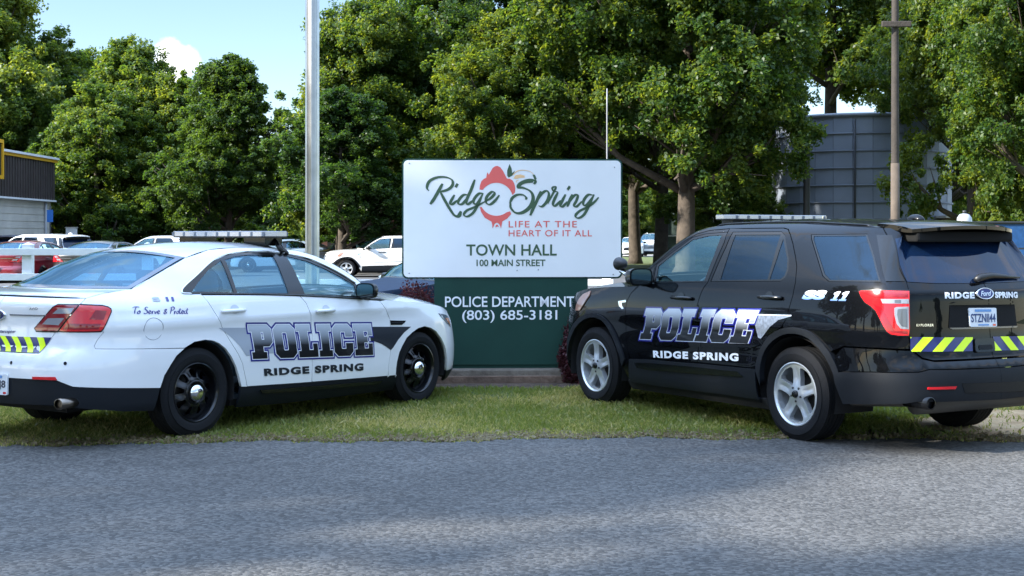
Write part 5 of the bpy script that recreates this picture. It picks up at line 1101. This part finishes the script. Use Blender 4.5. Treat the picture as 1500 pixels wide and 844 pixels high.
# exhaust, plate, badges
for sg in (1, -1):
    b = MB(); y = -sg*.745; b.lathe([(0, .043), (.0, .050), (.16, .050), (.16, .043)], 24, Matrix.Translation((-1.20, y, .365)) @ Matrix.Rotation(R(-90), 4, 'Z') @ Matrix.Diagonal((1, 1, .8, 1))); b.lathe([(.02, .001), (.02, .044)], 24, Matrix.Translation((-1.20, y, .365)) @ Matrix.Rotation(R(-90), 4, 'Z')); b.build('exhaust_pipe', mat('exhaust_steel', (.20, .17, .14), .3, metal=1), sed_root)
plate(cs, [(-.083, .556), (.222, .566), (.222, .405), (-.083, .398)], ('J8', .66, .93), m_t=mat('plate_dark', (.03, .03, .05), .5))
oval_badge(cs, -.004, 1.010, .085, .040)
cs.text('AWD', [(.36, 1.075), (.45, 1.077), (.45, 1.058), (.36, 1.056)], M_lens, bold=.03); cs.text('Interceptor', [(-.02, .893), (.20, .899), (.20, .866), (-.02, .862)], M_navy, bold=.02, shear=.3)
stripes(cs, 'chevron_band', [(-.55, .842), (.592, .851), (.50, .737), (-.46, .729)], 8, -1.05, M_navy, M_lime)
# livery
b = MB(); cs.skin(b, [T_['grey']], off=.0022, lip=0); b.build('grey_swoosh', M_dgrey, sed_root)
cs.panel('grey_band', [(2.50, .852), (2.85, .838), (2.88, .62), (2.55, .624)], M_dgrey, off=.0022, lip=0, both=False)
b = MB(); cs.skin(b, [T_['blackflag']], off=.0022, lip=0); b.build('black_swoosh', M_dblk, sed_root)
police(cs, T_['police'], 4)
cs.text('RIDGE SPRING', T_['ridge'], M_dblk, bold=.055, sp=1.18)
cs.text('S', [(1.53, 1.141), (1.60, 1.139), (1.595, 1.105), (1.52, 1.107)], M_dgrey, bold=.06); cs.text('11', [(1.66, 1.138), (1.735, 1.136), (1.725, 1.102), (1.65, 1.104)], M_blue, bold=.06)
def script_words(car, quad, m, glyphs, W_, H_, w0, w1):
    b = MB()
    for i, g in enumerate(glyphs):
        V, F = stroke(g, w0, w1, R(60), 8); u = V/[W_, H_]; u[:, 1] = 1-u[:, 1]; car.decal(b, u, F, quad, .003+.0003*(i % 4))
    return b.build('lettering', m, car.root)
# 'To Serve & Protect' drawn as pen strokes on a 410 x 70 field
GS = [[(2, 10), (20, 2), (52, 4)], [(28, 4), (20, 30), (18, 58)], [(44, 36), (36, 50), (46, 58), (56, 46), (48, 34), (60, 38)],
      [(112, 8), (98, 4), (90, 18), (104, 32), (106, 50), (92, 58), (80, 50)], [(116, 50), (130, 42), (124, 32), (116, 46), (124, 58), (138, 48)], [(140, 36), (142, 58), (146, 40), (156, 36)], [(160, 36), (164, 57), (176, 36)], [(180, 50), (194, 42), (188, 32), (180, 46), (188, 58), (202, 50)],
      [(252, 56), (236, 36), (240, 22), (248, 26), (238, 40), (228, 50), (238, 60), (254, 40)],
      [(286, 8), (282, 34), (276, 58)], [(274, 12), (296, 2), (308, 14), (298, 28), (284, 30)], [(308, 36), (308, 58), (314, 40), (322, 36)], [(332, 36), (324, 50), (332, 58), (342, 46), (336, 35)], [(352, 14), (346, 46), (352, 58), (360, 50)], [(342, 28), (360, 26)], [(362, 50), (376, 42), (370, 32), (362, 46), (370, 58), (380, 50)], [(396, 36), (386, 38), (384, 52), (392, 58), (400, 50)], [(408, 14), (402, 46), (407, 58), (412, 52)], [(398, 28), (414, 26)]]
script_words(cs, T_['serve'], M_blue, GS, 412, 66, 4.0, 8.5)
# wheels
for x, zc, rt, ar in ((0, .358, .360, .425), (2.887, .336, .352, .415)):
    for s in (1, -1): cs.wheel(x, .945, zc, rt, .24, .235, 'steel', s)
    cs.well(x, zc, ar)
b = MB(); b.box(.35, 3.6, -.60, .60, .20, .26); b.box(-1.1, .3, -.6, .6, .36, .40); b.build('underbody', M_well, sed_root)
cs.cabin(.26, .52, 1.05, .18, 1.05, 1.95, 1.72)
light_bar(cs, 1.27, 1.606, .67, .15, .060, None)
b = MB()
for sg in (1, -1): b.tube([(1.30, sg*.50, 1.605), (1.29, sg*.585, 1.55), (1.28, sg*.66, 1.475)], [.03, .022, .022], 8); b.box(1.17, 1.39, sg*.42-.13, sg*.42+.13, 1.535, 1.606)
b.build('bar_mount', M_trim, sed_root)
b = MB(); P = cs.loc(SED.P([3.28, 3.275, 3.265], [1.535, 1.50, 1.462], .012)); b.tube(P, .022, 6); b.build('bar_strap', M_trim, sed_root)

# ---------------------------------------------------------------- black patrol wagon
V_ = SUV_T
suv_root = thing('police_wagon', 'black police wagon with silver wheels and white lettering parked nose to the town sign', 'police car', (3.074, 11.841, 0), math.pi-1.05)
cv = Car(suv_root, SUV, 1)
HV = [(5.66, .985), (5.35, 1.055), (5.0, 1.105), (4.6, 1.135), (4.25, 1.155), (4.125, 1.215)]
AV = V_['e_apil']; RV = V_['e_roof']; EV = HV + AV + RV     # hood 0-5, screen 5-12, roof 12-19
cv.set_top(EV, [.20, .21, .22, .25, .29, .31,  .31, .28, .25, .22, .19, .16, .12, .08,  .05, .02, 0, -.02, -.06, -.10],
               [.045, .065, .06, .055, .05, .04,  .035, .035, .035, .035, .035, .035, .038, .042,  .045, .048, .048, .048, .046, .045])
top_v = [(SUV.L, .99), (5.66, .988), (5.35, 1.058), (5.0, 1.108), (4.6, 1.138), (4.25, 1.153)]
gate = V_['gate']
uni = gate + [(.80, .78), (1.05, .79), (1.37, .78), (1.48, .70)] + V_['flare_r'][::-1][1:-1] + [(2.33, .62), (2.24, .78)] + V_['rdoor'][::-1] + V_['dtop'][::-1][1:][:0] + [(2.9, 1.688), (3.049, 1.688)] + V_['dtop'][::-1][1:] + [(4.10, 1.185), (4.125, 1.215)] + AV + RV
# the flank behind the rear door, the roof frame over the doors and the screen pillar are one pressing
uni = gate[:] + [(.80, .785), (1.05, .79), (1.37, .785)] + [(1.508, .733), (1.576, .79), (1.64, .834), (1.702, .869), (1.769, .889), (1.84, .899), (1.912, .901), (1.975, .895), (2.03, .885)] + V_['rdoor'][::-1] + [(2.85, 1.686)] + V_['dtop'][::-1] + [(4.07, 1.19), (4.125, 1.212)] + AV + RV
tq = V_['trim_q']
cv.panel('body_side', [uni, tq], M_pb, gap=.003)
cv.panel('liftgate', [(0, .70), (.60, .70), (.69, .72), (.79, .79)] + gate[::-1][1:] + [(.9, 1.69), (0, 1.69)], M_pb, gap=.0035, grid=(.08, .045))
cv.panel('bumper', [(0, .692), (.60, .692), (.70, .712), (.79, .775), (1.05, .782), (1.37, .778), (1.458, .70), (1.414, .60), (1.489, .585), (1.106, .612), (.748, .622), (.669, .64), (.304, .636), (0, .63)], M_pb, off=.012, gap=.002)
cv.panel('bumper_step', [(0, .628), (.304, .631), (.669, .638), (.748, .620), (1.106, .609), (1.46, .583), (1.44, .50), (1.383, .376), (1.37, .346), (1.11, .370), (.836, .392), (.779, .405), (0, .39)], M_clad, off=.020, gap=.001)
rd = [p for p in V_['mid'][3:]] [::-1] + [] 
fdoor = V_['mid'][::-1] + V_['dtop'][::-1] + [(4.06, 1.172)] + V_['fdoor'][1:]
cv.panel('door', [fdoor, V_['trim_f']], M_pb, both=False, far=True, gap=.004)
rdoor = V_['mid'] + [(2.36, .283), (2.365, .521), (2.354, .609), (2.316, .691), (2.261, .76), (2.206, .814), (2.121, .855), (2.05, .895)] + V_['rdoor'][::-1] + [(2.85, 1.686)]
cv.panel('door', [rdoor, V_['trim_r']], M_pb, both=False, far=True, gap=.004)
fen = V_['fdoor'][::-1] + top_v[::-1] + [(SUV.L, .30), (5.55, .28), (5.47, .31), (5.468, .389)] + V_['arch_f'][2:]
cv.panel('fender', fen, M_pb, gap=.003)
for nm, inn, outr in (('wheel_flare', V_['arch_f'][:-1], V_['flare_f'][1:]), ('wheel_flare', V_['arch_r'][1:-1], V_['flare_r'])):
    o = cv.panel(nm, inn + outr[::-1], M_clad, off=.016, lip=.05, grid=(.06, .06))
cv.panel('door_cladding', V_['clad_top'] + [(2.37, .30)] + V_['clad_bot'][::-1], M_clad, off=.010, gap=.001)
cv.panel('cladding_ridge', [(4.10, .455), (3.90, .468), (3.19, .487), (2.60, .495), (2.52, .455), (3.19, .425), (3.9, .405), (4.06, .41)], M_trim, off=.018, lip=.012)
cv.panel('door_moulding', [(3.78, .665), (3.40, .690), (2.45, .735), (2.32, .735), (2.43, .700), (3.38, .650), (3.80, .632)], M_pb, off=.012, lip=.014)
cv.panel('sill', [(4.30, .275), (2.3, .29), (2.3, .20), (4.3, .19)], M_well, off=-.03)
cv.panel('front_lip', [(5.47, .42), (5.6, .40), (SUV.L, .42), (SUV.L, .22), (5.5, .24)], M_clad, off=.012)
b = MB(); cv.strip(b, 0, 4.9); b.build('hood', M_pb, suv_root)
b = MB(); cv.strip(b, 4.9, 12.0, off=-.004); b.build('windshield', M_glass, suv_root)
b = MB()
for u0, u1 in ((-1, -.95), (.95, 1)): cv.strip(b, 4.9, 12.0, u0, u1, nu=2, off=.003)
cv.strip(b, 11.6, 12.0, off=.003); cv.strip(b, 4.9, 5.4, off=.003); b.build('windshield_border', M_trim, suv_root)
b = MB(); cv.strip(b, 12.0, 19.0, nt=40); b.build('roof', M_pb, suv_root)
b = MB()
for sg in (1, -1):
    t = np.linspace(12.6, 18.4, 24); P = cv.T(t, np.full_like(t, sg*.92), .004); P[0, 2] -= .01; P[-1, 2] -= .01; b.tube(cv.loc(P), .010, 6)
b.build('roof_rail', M_pb, suv_root)
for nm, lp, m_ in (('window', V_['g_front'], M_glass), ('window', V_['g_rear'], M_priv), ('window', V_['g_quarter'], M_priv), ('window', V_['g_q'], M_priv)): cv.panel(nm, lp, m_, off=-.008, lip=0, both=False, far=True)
cv.panel('window_frame', [V_['trim_f'], V_['g_front']], M_trim, off=-.004, grid=(.1, .06)); cv.panel('window_frame', [V_['trim_r'], V_['g_rear'], V_['g_quarter']], M_trim, off=-.004, grid=(.1, .06)); cv.panel('window_frame', [tq, V_['g_q']], M_trim, off=-.004, grid=(.1, .06))
cv.panel('rear_window', [(0, 1.262), (.5, 1.268), (.805, 1.282), (.93, 1.45), (1.09, 1.60), (.9, 1.625), (0, 1.625)], mat('dark_glass', (.004, .012, .034), .03, coat=.0, spec=.32), off=.005, lip=.006)
cv.panel('pillar_gloss', [(1.30, 1.63), (1.145, 1.628), (.965, 1.46), (.838, 1.285), (1.03, 1.285), (1.17, 1.46)], M_trim, off=.004)
# spoiler over the rear window
b = MB(); y1 = .70; st = [(-.60, 1.718, 1.70), (-.74, 1.708, 1.675), (-.86, 1.690, 1.652), (-.925, 1.672, 1.650)]; V = []; F = []
us = np.linspace(-1, 1, 21)
for x, zt, zb in st:
    for u in us: V.append((x+.05*(1-u*u)*-1+.05*abs(u)**6, u*(.58-(x+.6)*-.12)+.03, zt+.028*(1-u*u)))
o0 = len(V)
for x, zt, zb in st:
    for u in us: V.append((x+.05*(1-u*u)*-1+.05*abs(u)**6, u*(.58-(x+.6)*-.12)+.03, zb+.028*(1-u*u)-.004))
w = 21
for i in range(3):
    for j in range(20): F += [(i*w+j, i*w+j+1, (i+1)*w+j+1, (i+1)*w+j), (o0+i*w+j, o0+(i+1)*w+j, o0+(i+1)*w+j+1, o0+i*w+j+1)]
for j in range(20): F.append((3*w+j, 3*w+j+1, o0+3*w+j+1, o0+3*w+j))
for i in range(3): F += [(i*w, (i+1)*w, o0+(i+1)*w, o0+i*w), (i*w+20, o0+i*w+20, o0+(i+1)*w+20, (i+1)*w+20)]
b.add(V, F); sp = b.build('spoiler', M_pb, suv_root, sharp=40)
b = MB(); b.box(-.935, -.91, -.02-.28, .28-.02, 1.684, 1.700, bev=.003); b.build('brake_light', M_lampd, sp)
b = MB(); b.box(-.90, -.70, -.50, .54, 1.575, 1.655, bev=.02); b.build('spoiler_pad', M_gap, sp)
# lamps
tl = cv.panel('tail_lamp', V_['lamp'], M_lampr, off=.012, both=False, far=True, grid=(.05, .04))
for o_, mir in zip(tl, (1, -1)):
    b = MB(); cv.skin(b, [V_['lamp_w1']], off=.0145, lip=0, mir=mir); cv.skin(b, [V_['lamp_w2']], off=.0145, lip=0, mir=mir); b.build('reverse_lens', M_lampw, o_)
    b = MB(); cv.skin(b, [[(.905, 1.078), (.895, 1.082), (.83, 1.085), (.83, .95), (.872, .955), (.895, .985), (.908, 1.04)]], off=.0160, lip=0, mir=mir); cv.skin(b, [[(.93, 1.149), (.88, 1.150), (.88, 1.127), (.93, 1.127)]], off=.0160, lip=0, mir=mir); b.build('lens_dark', mat('lens_smoke', (.10, .11, .12), .1, coat=1), o_)
    b = MB(); cv.skin(b, [[(1.20, 1.195), (1.02, 1.203), (.82, 1.2), (.82, 1.17), (1.10, 1.165)]], off=.0145, lip=0, mir=mir); cv.skin(b, [[(.99, .93), (.95, .91), (.83, .90), (.83, .92), (.93, .925), (.96, .98), (1.03, 1.09), (1.10, 1.115), (1.05, 1.05)]], off=.0145, lip=0, mir=mir); b.build('reflector_band', M_lampd, o_)
cv.panel('lamp_gasket', offset(V_['lamp'], .010), M_trim, off=.006, lip=0)
cv.panel('headlight', V_['hl'], mat('lamp_peach', (.34, .18, .13), .12, coat=1), off=.010, both=False, far=True)
cv.panel('grille', [(5.85, .93), (SUV.L, .93), (SUV.L, .58), (5.85, .60)], M_lens, off=.010)
cv.panel('fender_badge', V_['vent'], M_chrome, off=.005, lip=.004)
cv.panel('reflector', V_['reflector'], M_lampr, off=.027)
cv.panel('step_recess', [(.40, .532), (-.30, .515), (-.28, .44), (.37, .458)], M_trim, off=.023, lip=0, both=False)
cv.panel('latch_handle', rounded(-.02, .187, .748, .848, .02), M_trim, off=.018, lip=.02, both=False, grid=.04)
b = MB(); cv.skin(b, [rounded(.01, .155, .765, .80, .015)], off=.022, lip=0); b.build('latch_pull', M_clad, suv_root)
# plate recess, plate, badge, wiper
cv.panel('plate_recess', [(.43, .935), (.41, 1.105), (-.29, 1.095), (-.31, .93)], M_gap, off=.0035, lip=0, both=False); cv.panel('recess_bar', [(.40, 1.118), (.36, 1.128), (-.26, 1.122), (-.29, 1.108)], M_pb, off=.02, lip=.02, both=False)
cv.panel('recess_lip', [(.42, .937), (.40, .925), (-.30, .918), (-.31, .930)], mat('grey_gloss', (.06, .065, .07), .2, coat=1), off=.010, lip=.01, both=False)
plate(cv, [(.233, 1.080), (-.060, 1.075), (-.060, .932), (.229, .939)], ('STZNII44', .05, .95), off=.018)
oval_badge(cv, .045, 1.183, .095, .046)
b = MB(); P = cv.loc(SUV.P([.10, .06, -.08, -.25, -.44], [1.285, 1.305, 1.318, 1.308, 1.298], [.03, .045, .04, .03, .025])); b.tube(P, [.022, .03, .024, .016, .008], 8); b.build('wiper', M_black, suv_root)
cv.text('RIDGE', V_['ridge_l'], M_dwht, bold=.05, sp=1.15); cv.text('SPRING', [(-.068, 1.196), (-.335, 1.190), (-.335, 1.143), (-.068, 1.148)], M_dwht, bold=.05, sp=1.1)
cv.text('EXPLORER', V_['badge_l'], M_chrome, bold=.03, sp=1.2)
stripes(cv, 'chevron_band', [(.796, .876), (.192, .860), (.205, .757), (.796, .769)], 3, .6, M_navy, M_lime); stripes(cv, 'chevron_band', [(-.025, .857), (-.80, .840), (-.80, .735), (-.008, .752)], 4, -.6, M_navy, M_lime)
# livery
police(cv, V_['police'], 4, slant=.10, outline=(M_blue, M_dsil))
cv.text('RIDGE SPRING', V_['ridge'], M_dwht, bold=.05, sp=1.18)
mS = grad_mat('number_fade', [(0, (.07, .14, .34)), (.45, (.22, .33, .55)), (.6, (.62, .68, .78)), (1, (.70, .73, .78))])
def digits11(q):
    one = [(0, 0), (.62, 0), (.62, .17), (.47, .17), (.47, 1), (.22, 1), (0, .84), (0, .66), (.16, .72), (.16, .17), (0, .17)]
    b = MB()
    for x0 in (0, .74):
        v, f = fill([[(((x+x0)/1.36+.22*y)/1.22, y) for x, y in one]], .2); cv.decal(b, v, f, q, .004)
    return b.build('lettering', mS, suv_root)
for txt, q in (('SS', V_['ss']), ('11', V_['n11'])):
    o = digits11(q) if txt == '11' else cv.text(txt, q, mS, bold=.075, sp=1.05, shear=.2, off=.004)
    zz_ = np.array([p.co.z for p in o.data.vertices]); at = o.data.attributes.new('fade', 'FLOAT', 'POINT'); at.data.foreach_set('value', ((zz_-zz_.min())/(zz_.max()-zz_.min())).astype(np.float32))
cv.panel('streak_decal', V_['streak'][:4] + V_['streak'][4:], mat('decal_streak', (.16, .19, .24), .35, coat=.6, vary=.4, vscale=40), off=.0025, lip=0, both=False); cv.panel('streak_line', [(2.37, .983), (1.935, .996), (1.935, .988), (2.37, .974)], M_dsil, off=.0035, lip=0, both=False)
hd = V_['handles']; handle(cv, hd[1][0], hd[0][0], 1.078, M_trim); handle(cv, hd[3][0], hd[2][0], 1.126, M_trim)
fc = ring_loop(1.70, 1.03, .10, .095)
b = MB(); lp = fc+fc[:1]; b.tube(cv.loc(SUV.P([p[0] for p in lp], [p[1] for p in lp], .0), -1), .0025, 5, cap=False); b.build('fuel_door', M_gap, suv_root)
side_mirror(cv, 1.99, 1.10, 1.252, .075, .125, .078, M_trim)
cv.panel('mirror_sail', [(3.885, 1.195), (3.91, 1.335), (4.04, 1.225), (4.04, 1.18)], M_trim, off=.003)
# spotlight at the screen pillar
sl = bpy.data.objects.new('spotlight', None); COL.objects.link(sl); sl.parent = suv_root
b = MB(); Ms = Matrix.Translation((2.44, .96, 1.36)) @ Matrix.Rotation(R(-90), 4, 'Z') @ Matrix.Scale(.8, 4); b.lathe([(-.09, .001), (-.085, .03), (-.05, .058), (.0, .072), (.05, .078), (.06, .076)], 28, Ms); b.build('lamp_shell', M_black, sl)
b = MB(); b.lathe([(.06, .076), (.064, .07), (.066, .001)], 28, Ms); b.build('lamp_lens', M_lampw, sl)
b = MB(); b.tube([(2.44, .96, 1.30), (2.37, .94, 1.26), (2.16, .90, 1.25)], [.03, .024, .018], 8); b.build('lamp_arm', M_chrome, sl)
for sg, (sx_, y) in ((1, (.69, 1)), (-1, (.69, -1))):
    b = MB(); yy = cv.sgn*sg*.68; b.lathe([(0, .040), (0, .047), (.25, .047), (.25, .04)], 20, Matrix.Translation((-1.17, yy, .395)) @ Matrix.Rotation(R(-90), 4, 'Z')); b.lathe([(.03, .001), (.03, .042)], 20, Matrix.Translation((-1.17, yy, .395)) @ Matrix.Rotation(R(-90), 4, 'Z')); b.build('exhaust_pipe', M_steelb, suv_root)
b = MB(); b.tube([(-.95, .62, .37), (-.95, -.62, .37)], [.085, .085], 12); b.tube([(-1.0, .62, .39), (-.6, .75, .36), (-.2, .8, .33)], .04, 8); b.build('muffler', mat('muffler_grey', (.10, .095, .09), .6, metal=.4), suv_root)
for x, ar in ((0, .455), (2.894, .455)):
    for s in (1, -1): cv.wheel(x, .965, .368, .372, .245, .248, 'alloy', s)
    cv.well(x, .368, ar, v1=.95)
b = MB(); b.box(.45, 3.5, -.62, .62, .24, .32); b.box(-1.05, .4, -.6, .6, .44, .48); b.build('underbody', M_well, suv_root)
cv.cabin(.34, .66, 1.25, .25, 1.17, 2.0, 1.78)
light_bar(cv, 1.42, 1.765, .60, .14, .046, None)
b = MB()
for sg in (1, -1): b.box(1.34, 1.50, sg*.45-.06, sg*.45+.06, 1.72, 1.775)
b.build('bar_mount', M_black, suv_root)
b = MB(); bm = bmesh.new(); bmesh.ops.create_uvsphere(bm, u_segments=20, v_segments=10, radius=1); b.bm(bm, Matrix.Translation((.28, -.64, 1.755)) @ Matrix.Diagonal((.10, .045, .055, 1))); b.build('antenna_fin', M_pb, suv_root)
# ---------------------------------------------------------------- parked cars in the lot: civilian versions of the two bodies
SKIP = ('lettering', 'light_bar', 'bar_mount', 'bar_strap', 'spotlight', 'chevron_band', 'grey_swoosh', 'grey_band', 'black_swoosh', 'badge', 'licence_plate', 'streak', 'fuel_door', 'park_sensor', 'partition', 'handle_cup', 'wheel_well', 'cladding_ridge', 'step_recess', 'vent_slats', 'latch', 'recess', 'plate_recess', 'rocker_strip')
def paint(name, col, coat=1): return mat('paint_'+name, col, .3, coat=coat)
ALLOY = [o for o in suv_root.children if o.name.startswith('wheel') and o.type == 'EMPTY']
def civil(src, base, name, label, x, y, rz, m_paint, s=1.0, sz=None, group='cars in the car park', back=1.35):
    r = thing(name, label, 'car', (x, y, 0), R(rz), group); h = R(rz)
    r.location = (x-back*s*math.cos(h), y-back*s*math.sin(h), 0); r.scale = (s, s, sz or s)
    def cp(o, par):
        c = o.copy(); COL.objects.link(c); c.parent = par
        for sl_ in c.material_slots:
            if sl_.material is base: sl_.link = 'OBJECT'; sl_.material = m_paint
        for ch in list(o.children):
            if not ch.name.startswith(SKIP): cp(ch, c)
    for ch in list(src.children):
        if not ch.name.startswith(SKIP): cp(ch, r)
    b = MB(); b.box(-1.27, -1.25, -.15, .15, .62, .77, bev=.003); b.build('licence_plate', MATS['plate_white'], r)
    return r
S_, Wg = (sed_root, M_pw), (suv_root, M_pb)
civil(*Wg, 'parked_crossover', 'white crossover with upright red tail lamp behind the left fence', -16.6, 50, 148, paint('white', (.72, .73, .74)), .97, .96)
civil(*S_, 'parked_sedan', 'dark red sedan showing its tail behind the left fence', -14.9, 44.5, 84, paint('red', (.16, .006, .014)), .95)
civil(*S_, 'parked_sedan', 'black sedan parked beside the dark red one', -12.6, 44.8, 82, paint('ink', (.008, .008, .010)), .95)
civil(*Wg, 'parked_van', 'silver wagon parked side-on behind the trunk of the white police sedan', -14.4, 58, 172, paint('silver', (.42, .43, .45), .6), .93, .93)
civil(*Wg, 'parked_crossover', 'dark blue wagon parked close to the shop wall', -19.8, 57.5, 100, paint('slate', (.012, .03, .08)), .95)
civil(*Wg, 'parked_pickup', 'white four-door pickup parked side-on left of the town sign', -5.0, 57, 181, paint('cream', (.66, .64, .60)), .97, .93)
civil(*S_, 'parked_sedan', 'black sedan in the row behind the white pickup', -7.2, 64, 186, paint('ink', (.008, .008, .010)), .95)
civil(*S_, 'parked_sedan', 'light blue sedan partly hidden by the aluminium pole', -10.2, 64.5, 176, paint('sky', (.20, .27, .36)), .95)
civil(*S_, 'parked_sedan', 'dark brown sedan roof showing just right of the aluminium pole', -8.4, 69, 170, paint('brown', (.035, .018, .016)), .98)
civil(*S_, 'parked_sedan', 'navy sedan right behind the town sign with its nose showing at the left', -1.0, 22.4, 217, mat('paint_navy', (.007, .016, .038), .45, spec=.12), .88)
civil(*Wg, 'parked_van', 'white van on the far road between the tree trunks', 11.4, 116, 255, paint('white', (.72, .73, .74)), 1.0, 1.05)
civil(*S_, 'parked_sedan', 'white sedan on the far road beside a dark trunk', 9.5, 114, 265, paint('white', (.72, .73, .74)), 1.0)
civil(*Wg, 'parked_pickup', 'silver pickup at the right edge behind the black wagon', 13.1, 30.5, 185, paint('silver', (.42, .43, .45), .6), 1.0, .82)
gt = thing('gas_tank', 'upright pale grey gas tank with rounded top behind the black wagon roof', 'tank', (14.2, 45, 0))
b = MB(); b.lathe([(0, .01), (0, .24), (2.05, .24), (2.2, .22), (2.3, .15), (2.34, .01)], 28, Matrix.Rotation(R(90), 4, 'X')); b.build('shell', mat('tank_white', (.46, .48, .50), .35, metal=.3, vary=.2, vscale=4), gt)
b = MB(); b.lathe([(2.33, .01), (2.33, .06), (2.42, .06), (2.43, .01)], 16, Matrix.Rotation(R(90), 4, 'X')); b.build('valve_cap', M_dark, gt)
bn = thing('waste_skip', 'blue waste skip beside the pale gas tank', 'skip', (15.6, 46, 0))
b = MB(); b.add([(-.75, -.5, .12), (.75, -.5, .12), (.75, .5, .12), (-.75, .5, .12), (-.95, -.6, 2.0), (.95, -.6, 2.0), (.95, .6, 2.0), (-.95, .6, 2.0)], [(3, 2, 1, 0), (0, 1, 5, 4), (1, 2, 6, 5), (2, 3, 7, 6), (3, 0, 4, 7)], smooth=False); b.build('bin', mat('skip_blue', (.015, .07, .20), .5, vary=.2), bn)
b = MB(); b.box(-1.0, 1.0, -.65, .65, 2.001, 2.09, bev=.03); b.build('lid', M_black, bn)
for sx in (-.6, .6):
    b = MB(); b.lathe([(-.05, .01), (-.05, .06), (.05, .06), (.05, .01)], 14, Matrix.Translation((sx, -.3, .06))); b.build('castor', M_rubber, bn)
# ---------------------------------------------------------------- grass blades on the verge
def grass():
    rng = np.random.default_rng(5); n = 300000
    y = 11.0 + rng.uniform(0, 1, n)**1.35*9.0; x = rng.uniform(-1, 1, n)*(.37*y+.6)
    edge = np.array([road_edge(q) for q in np.linspace(-9, 9, 721)]); e = np.interp(x, np.linspace(-9, 9, 721), edge)
    def nz(a, b, f, s): return np.sin(a*f+s)*np.cos(b*f*.83+1.7*s)+.6*np.sin(a*f*2.3+b*f*1.9+s)+.4*np.cos(a*f*4.1-b*f*3.7)
    d = nz(x, y, 1.1, .4)*.5+nz(x, y, 3.1, 2.)*.35
    near = np.clip((y-e)/.5, 0, 1)
    keep = (y > e-.03+rng.normal(size=n)*.03) & (rng.uniform(0, 1, n) < np.clip(.78+.35*d, .2, 1)*(.45+.55*near))
    keep &= ~((((x/1.72)**2+((y-16.0)/.8)**2) < 1)) & ~((((x-5.2)/1.75)**2+((y-12)/1.4)**2 < 1) & (rng.uniform(0, 1, n) > .06+.25*(d > .25)))
    x, y, d, near = x[keep], y[keep], d[keep], near[keep]; n = len(x)
    h = (.026+.022*rng.uniform(0, 1, n)+.012*np.clip(d, -1, 1))*(.6+.4*near)*np.where(rng.uniform(0, 1, n) > .985, 1.7, 1); w = .0045+.0045*rng.uniform(0, 1, n)
    a = rng.uniform(0, 2*np.pi, n); ln = rng.normal(size=(n, 2))*.55*h[:, None]; dx, dy = np.cos(a)*w, np.sin(a)*w
    V = np.empty((n*4, 3), np.float32)
    V[0::4] = np.stack([x-dx, y-dy, 0*x-.002], 1); V[1::4] = np.stack([x+dx, y+dy, 0*x-.002], 1)
    V[2::4] = np.stack([x+ln[:, 0]*.5+dx*.7, y+ln[:, 1]*.5+dy*.7, h*.65], 1); V[3::4] = np.stack([x+ln[:, 0], y+ln[:, 1], h], 1)
    V = V[np.arange(n*4).reshape(-1, 4)[:, [0, 1, 2, 3]].ravel()]
    mg = leaf_mat('grass_blade', (.125, .175, .038), (.205, .235, .058), (.50, .42, .19), (1.3, 1.3, .7))
    cr = [q for q in mg.node_tree.nodes if q.type == 'VALTORGB'][0].color_ramp.elements; cr[1].position = .72
    o = bpy.data.objects.new('grass', quads_mesh('grass', V, mg)); COL.objects.link(o); tag(o, 'short patchy green grass on the verge under the cars', 'grass', kind='stuff')
    # dry clippings along the road edge and in the bare patches
    m = 9000; x = rng.uniform(-7, 7, m); e = np.interp(x, np.linspace(-9, 9, 721), edge); y = e+np.abs(rng.normal(size=m))*.22-.02
    P = np.stack([x, y, rng.uniform(.006, .02, m)], 1); nr = rng.normal(size=(m, 3))*[.4, .4, 1]; nr /= np.linalg.norm(nr, axis=1)[:, None]
    ms = leaf_mat('straw', (.16, .12, .06), (.26, .20, .11), (.36, .30, .19), (1, 1, 1))
    o = bpy.data.objects.new('dry_clippings', quads_mesh('dry_clippings', leaf_quads(P, nr, .04, rng), ms)); COL.objects.link(o); tag(o, 'dry straw-coloured clippings along the road edge', 'clippings', kind='stuff')
grass()
